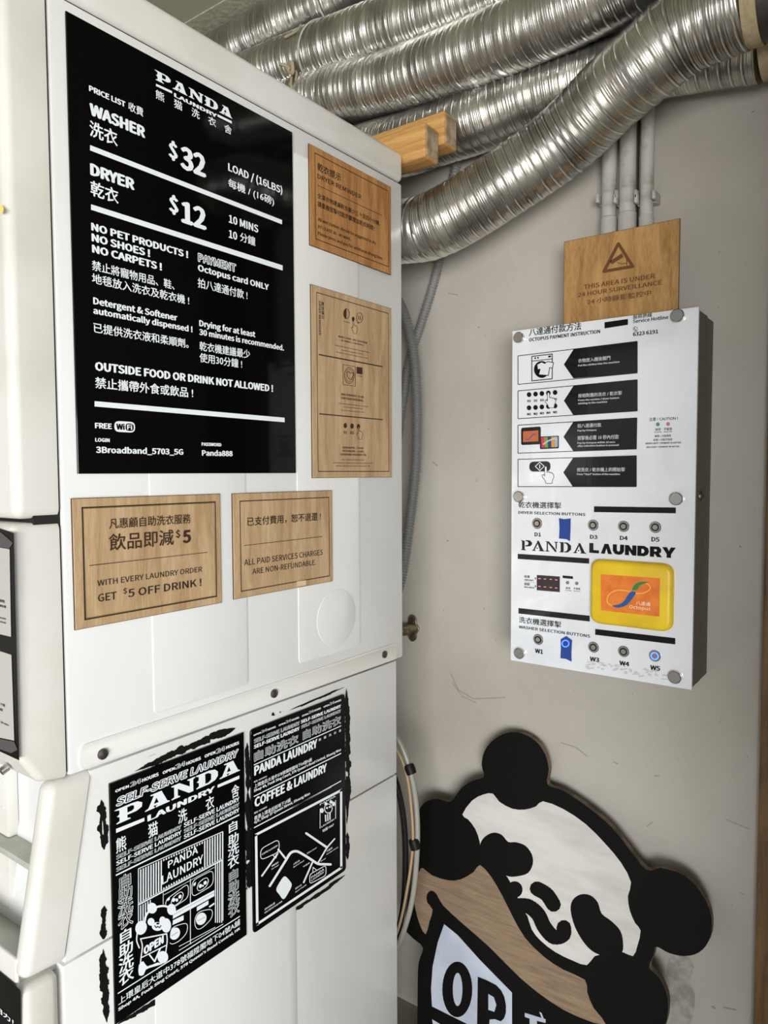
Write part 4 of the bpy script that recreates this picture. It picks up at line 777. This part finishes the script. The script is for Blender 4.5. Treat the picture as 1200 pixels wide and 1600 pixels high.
flat('reader_icon', PB, G1, [rrect((88, 722), (200, 714), (200, 815), (88, 820), .12)], HB, ink, pbx); flat('reader_icon_face', PB, G1, [[(99, 742), (186, 736), (186, 798), (99, 803)]], HB+.0003, mat('icon_orange', lin(190, 100, 62), .4), pbx)
flat('reader_icon_swirl', PB, G1, strokes([(115, 785), (130, 788), (145, 772), (158, 758), (172, 757)], 5), HB+.0005, logoblue, pbx)
flat('card_icon', PB, G1, [rrect((195, 772), (302, 766), (302, 838), (195, 843), .08)], HB+.0006, ink, pbx)
cols = [lin(200, 60, 90), lin(120, 160, 60), lin(40, 60, 120), lin(210, 150, 60), lin(170, 170, 180)]
for i in range(5): flat('card_icon_patch', PB, G1, [[(201+i*19, 776-i), (220+i*19, 775-i), (224+i*18, 834-i), (205+i*18, 835-i)]], HB+.0008, mat('card_patch', cols[i], .4), pbx)
flat('card_icon_swirl', PB, G1, strokes([(215, 815), (235, 800), (255, 790), (280, 782), (290, 790)], 7), HB+.001, gw, pbx)
flat('start_icon', PB, G1, [rrect((135, 914), (255, 911), (255, 969), (135, 971), .48, 8)], HB, ink, pbx); flat('start_icon_mark', PB, G1, strokes([(169, 941), (194, 917), (219, 940), (194, 965)], 4, True)+strokes([(194, 932), (194, 950)], 5), HB+.0003, acry, pbx)
# lower half
for a in (('乾衣機選擇掣', (72, 90), (72, 126), (315, 123), .012), ('DRYER SELECTION BUTTONS', (72, 143), (72, 158), (453, 165), .015), ('D1', (164, 261), (164, 283), (201, 285), .02), ('D3', (479, 275), (479, 297), (522, 300), .02), ('D4', (649, 280), (649, 304), (694, 307), .02), ('D5', (828, 287), (828, 312), (874, 315), .02), ('洗衣機選擇掣', (75, 740), (75, 776), (315, 803), .012), ('WASHER SELECTION BUTTONS', (75, 791), (75, 807), (480, 858), .015), ('W1', (167, 922), (167, 947), (213, 951), .025), ('W3', (478, 967), (478, 991), (532, 998), .025), ('W4', (646, 990), (646, 1015), (703, 1023), .025), ('W5', (821, 1015), (821, 1041), (878, 1048), .025), ('收費', (106, 504), (106, 519), (137, 522), .01), ('AMOUNT', (106, 526), (106, 534), (160, 539), .02), ('餘額', (106, 546), (106, 561), (137, 564), .01), ('BALANCE', (106, 567), (106, 575), (164, 581), .02), ('接受', (341, 571), (341, 583), (368, 585), .01), ('不接受', (385, 574), (385, 586), (424, 589), .01), ('ACCEPTED', (337, 588), (337, 593), (374, 596), .01), ('REJECTED', (386, 592), (386, 597), (423, 599), .01)):
    bt_(H1, *a)
logo(PB, H1, (475, 324), (475, 380), (962, 405), ink, acry, pbx, HB, .07, 'LAUNDRY', heavy)
# stencil serif PANDA
def stencil():
    zc = [];
    base = lambda x: 362+(x-90)*.056
    def L(x, wd, parts):
        for q in parts: zc.append([(x+a/100*wd, base(x)+ .056*a/100*wd - b/100*58) for a, b in q])
    L(88, 62, [[(0, 0), (42, 0), (42, 7), (33, 9), (33, 91), (0, 100), (0, 93), (9, 89), (9, 10), (0, 8)], [(40, 100), (80, 100), (100, 80), (100, 60), (82, 42), (40, 38), (40, 50), (60, 52), (68, 70), (60, 88), (40, 90)]])
    L(150, 70, [[(0, 0), (30, 0), (30, 7), (22, 10), (46, 70), (40, 86), (10, 10), (0, 7)], [(44, 100), (56, 100), (92, 9), (104, 6), (104, 0), (56, 0), (56, 6), (64, 9), (40, 92)], [(34, 22), (48, 22), (48, 32), (38, 32)]])
    L(226, 72, [[(0, 0), (30, 0), (30, 7), (20, 10), (20, 84), (10, 92), (10, 10), (0, 7)], [(0, 100), (28, 100), (86, 18), (86, 0), (76, 0), (14, 92), (0, 95)], [(70, 100), (100, 100), (100, 94), (90, 91), (90, 26), (80, 38), (80, 91), (70, 94)]])
    L(306, 66, [[(0, 0), (36, 0), (36, 100), (0, 100), (0, 93), (10, 90), (10, 10), (0, 7)], [(42, 0), (70, 2), (100, 30), (100, 70), (70, 98), (42, 100), (42, 90), (60, 86), (70, 66), (70, 34), (60, 14), (42, 10)]])
    L(384, 72, [[(0, 0), (30, 0), (30, 7), (22, 10), (46, 70), (40, 86), (10, 10), (0, 7)], [(44, 100), (56, 100), (92, 9), (104, 6), (104, 0), (56, 0), (56, 6), (64, 9), (40, 92)], [(34, 22), (48, 22), (48, 32), (38, 32)]])
    return zc
flat('logo', PB, H1, stencil(), HB, ink, pbx)
dsp = flat('display', PB, H1, [[(177, 503), (308, 512), (308, 601), (177, 590)]], HB, mat('display_glass', lin(40, 32, 32), .2), pbx)
flat('display_digit', PB, H1, [[(x, y), (x+13, y+.9), (x+13, y+4.5), (x, y+3.6)] for x, y in ((186, 522), (217, 524), (250, 526), (281, 529), (186, 566), (217, 569), (250, 572), (281, 575))], HB+.0003, redled, dsp)
flat('pointer_mark', PB, H1, [[(167, 515), (174, 523), (167, 531)], [(167, 559), (174, 567), (167, 575)], [(106, 541), (166, 546), (166, 547), (106, 542)]], HB, ink, pbx)
flat('status_dot', PB, H1, [ell(352, 547, 10), ell(404, 551, 10)], HB, greyd, pbx)
# grime along the lower edge
rg = random.Random(5); gr = []
for k in range(60):
    x = rg.uniform(455, 930); y = 1010+(x-455)*.14+rg.uniform(-22, 26); gr.append(smooth2([(x+rg.uniform(5, 16)*math.cos(a), y+rg.uniform(2, 6)*math.sin(a)) for a in (0, 1, 2, 3, 4, 5)], 2))
g = flat('grime_stain', PB, H1, gr, .0004, grime, pbx); g['kind'] = 'stuff'
def button(c, lit=False, r=30):
    a, b = PB.hit(*H1(c)); p = PB.at(a, b); N = PB.N; k = r/3.636*1.6/FPX*(1.0 if c[0] < 400 else .97)
    q = MB().tube([p, p+N*.002, p+N*.003], [k, k, k*.9], 24).build('push_button', chrome, pbx, 35)
    MB().tube([p+N*.003, p+N*.0034], k*.68, 20).build('button_ring', ledblue if lit else blkm, q, 35)
    MB().tube([p+N*.0034, p+N*.0044], [k*.5, k*.44], 20).build('button_cap', chrome, q, 35)
for c in ((181, 210), (499, 220), (672, 227), (852, 232), (187, 869), (501, 913), (672, 937)): button(c)
button((849, 962), True)
flat('blue_tape', PB, H1, [[(303, 180), (330, 186), (370, 182), (369, 245), (366, 312), (345, 300), (303, 296), (306, 240)]], .0012, tape, pbx)
flat('blue_tape', PB, H1, [[(313, 868), (345, 850), (378, 874), (374, 940), (375, 996), (342, 980), (311, 976), (314, 920)]], .0012, tape, pbx)
flat('lit_button_ring', PB, H1, strokes(ell(340, 893, 19, 19, 24), 5, True, False), .0018, ledblue, pbx)
# reader
a0 = PB.hit(*H1((495, 412))); a1 = PB.hit(*H1((955, 818))); xa, xb = a0[0], a1[0]
yt = (PB.hit(*H1((520, 411)))[1]+PB.hit(*H1((930, 437)))[1])/2; yb2 = (PB.hit(*H1((520, 778)))[1]+PB.hit(*H1((930, 818)))[1])/2
rdr = MB().prism(PB, rrect((xa, yt), (xb, yt), (xb, yb2), (xa, yb2), .17, 6), 0, .016, .009, 4).build('reader_body', yel, pbx, 40)
RP = Plane((0, YB-.016, 0), (1, 0, 0), (0, 0, 1))
flat('reader_face', RP, H1, [rrect((540, 499), (877, 522), (874, 740), (541, 704), .03)], .0004, org, rdr)
flat('reader_swirl', RP, H1, strokes([(p.x, p.y) for p in spline([Vector((x, y, 0)) for x, y in [(800, 550), (822, 570), (812, 592), (780, 606), (735, 606), (690, 594), (640, 590), (600, 603), (578, 632), (582, 664), (612, 682)]], 5)], 7), .0007, logogold, rdr)
flat('reader_swirl_blue', RP, H1, [smooth2([(605, 678), (640, 672), (670, 655), (690, 625), (712, 598), (740, 604), (718, 640), (690, 672), (650, 688), (620, 686)], 4)], .0010, logoblue, rdr)
flat('reader_swirl_green', RP, H1, [smooth2([(718, 590), (728, 565), (750, 548), (780, 541), (812, 545), (785, 553), (760, 566), (745, 588)], 4)], .0010, logogreen, rdr)
text(RP, H1, '八達通', (740, 650), (740, 673), (823, 681), logow, rdr, .0010, .006); text(RP, H1, 'Octopus', (703, 673), (703, 692), (823, 705), logow, rdr, .0010, .002)

# ------------------------------------------------------------------ surveillance sign
SP = BP(1.500); F1 = Z(860, 320, 4.444)
s5 = ply_sign('amber plywood surveillance notice standing on top of the payment box', F1, (94, 262), (892, 91), (890, 820), (92, 925), plyw, None, None, None, None, pl=SP, h0=-.004, th=0)
for s_, a_, b_, c_ in (('THIS AREA IS UNDER', (230, 557), (232, 588), (727, 508)), ('24 HOUR SURVEILLANCE', (190, 614), (190, 643), (775, 552)), ('24 小時錄影監控中', (255, 656), (255, 695), (700, 630))):
    text(SP, F1, s_, a_, b_, c_, burnl, s5, .0004, .015)
def tri(c, k): return [(472+(c[0]-472)*k, 410+(c[1]-410)*k)]
TO = rrect((472, 250), (592, 436), (476, 456), (355, 478), .0)
flat('warning_triangle', SP, F1, strokes([(472, 270), (572, 428), (372, 462)], 22, True), .0004, burnl, s5)
flat('camera_pictogram', SP, F1, [[(412, 392), (495, 337), (508, 362), (428, 413)], [(428, 413), (412, 392), (418, 405)]]+strokes([(465, 400), (490, 410), (525, 406)], 5)+strokes([(530, 380), (530, 418)], 7), .0004, burnl, s5)

# ------------------------------------------------------------------ panda board
N1 = Z(600, 1120, 2)
pn = Plane((0, 1.546, .86), (1, 0, 0), (0, .10, 1))
OUTL = [(65, 660), (70, 600), (90, 500), (100, 440), (100, 380), (104, 310), (125, 270), (165, 256), (207, 266), (240, 225), (275, 200), (312, 188), (305, 150), (315, 105), (345, 70), (385, 50), (430, 52), (475, 78), (503, 118), (514, 165), (510, 212), (560, 232), (640, 285), (710, 345), (770, 420), (820, 480), (862, 473), (925, 490), (975, 530), (1012, 590), (1024, 645), (1015, 700), (985, 736), (940, 748), (890, 738), (850, 718), (842, 745), (828, 785), (858, 815), (882, 865), (887, 915), (876, 970), (850, 1020), (810, 1060), (790, 1200), (760, 1400), (700, 1560), (690, 1690), (560, 1700), (440, 1690), (300, 1700), (190, 1690), (150, 1500), (120, 1250), (106, 1050), (105, 860), (108, 770), (122, 722), (90, 692)]
pd = thing('panda_board', 'black and white painted plywood panda cut-out leaning on the wall, holding an OPEN banner', 'cut-out sign', pn.at(pn.hit(*N1((450, 1690)))[0], pn.hit(*N1((450, 1690)))[1]))
OUTL = smooth2(OUTL, 3)
op = [pn.hit(*N1(p)) for p in OUTL]
zf0 = -pn.O.z/pn.V.z
op = [(x, max(y, zf0+.003)) for x, y in op]
if area2(op) < 0: op = op[::-1]
MB().prism(pn, op, -.018, -.0015).build('board', pedge, pd)
MB().prism(pn, op, -.0015, 0).build('black_paint', blkpaint, pd)
def pp(name, polys, m, h): return flat(name, pn, N1, polys, h, m, pd)
pp('face_paint', [smooth2([(245, 305), (275, 262), (310, 243), (340, 240), (360, 265), (400, 287), (440, 290), (475, 280), (497, 264), (560, 288), (630, 335), (690, 395), (740, 455), (772, 517), (762, 560), (768, 605), (785, 645), (802, 668), (792, 715), (778, 748), (745, 735), (700, 740), (658, 748), (634, 776), (590, 762), (535, 735), (490, 700), (462, 665), (448, 622), (430, 600), (420, 570), (400, 530), (385, 500), (350, 470), (302, 450), (300, 395), (285, 350), (262, 320)], 2)], pface, .0004)
pp('bare_wood_area', [smooth2([(112, 480), (122, 473), (150, 495), (200, 511), (240, 508), (280, 485), (300, 463), (335, 500), (370, 560), (400, 620), (440, 690), (500, 750), (560, 790), (628, 822), (635, 860), (655, 910), (695, 965), (600, 935), (520, 890), (430, 820), (330, 720), (250, 650), (185, 590), (165, 555), (148, 543), (134, 555), (135, 580), (152, 603), (142, 640), (130, 680), (112, 650), (98, 600), (93, 560), (98, 510)], 2)], pwood, .0004)
pp('banner_field', [[(188, 648), (230, 682), (300, 760), (400, 862), (400, 1010), (290, 975), (150, 905), (147, 850), (152, 780), (168, 705)], [(150, 945), (175, 960), (180, 1000), (160, 1000)]], pblue, .0004)
E_ = .0008
pp('eye_patch', [smooth2([(300, 400), (315, 375), (342, 362), (368, 369), (388, 391), (412, 392), (442, 403), (462, 430), (465, 460), (450, 488), (420, 498), (390, 499), (355, 485), (310, 468), (298, 440)], 3)], blkpaint, E_)
pp('eye_patch', [smooth2([(583, 605), (590, 572), (615, 555), (645, 558), (668, 580), (680, 615), (710, 638), (738, 668), (747, 705), (742, 738), (700, 748), (660, 738), (628, 710), (598, 660)], 3)], blkpaint, E_)
pp('nostril_mark', [ell(408, 540, 25, 26)], blkpaint, E_)
pp('nose_stroke', strokes([(p.x, p.y) for p in spline([Vector((478, 537, 0)), Vector((508, 555, 0)), Vector((530, 587, 0))], 5)], 46), blkpaint, E_)
pp('mouth_stroke', strokes([(p.x, p.y) for p in spline([Vector((410, 590, 0)), Vector((450, 592, 0)), Vector((482, 618, 0)), Vector((500, 655, 0)), Vector((530, 688, 0)), Vector((560, 682, 0)), Vector((562, 658, 0))], 5)], 46), blkpaint, E_)
pp('letter_o', [ell(229, 852, 47, 87, 32)], blkpaint, E_); pp('letter_o_counter', [ell(230, 852, 15, 52, 24)], pblue, E_+.0004)
pp('letter_p', [smooth2([(293, 812), (293, 812), (350, 838), (376, 875), (381, 925), (365, 952), (330, 946), (328, 1040), (328, 1040), (290, 1020), (290, 1020)], 2)], blkpaint, E_); pp('letter_p_counter', [[(326, 866), (343, 876), (351, 900), (345, 922), (326, 916)]], pblue, E_+.0004)
pp('letter_e', [[(440, 925), (505, 945), (505, 957), (478, 950), (480, 1100), (455, 1100), (455, 943), (440, 938)], [(485, 922), (492, 925), (500, 945), (494, 945)]], pblue, E_)

run_text()
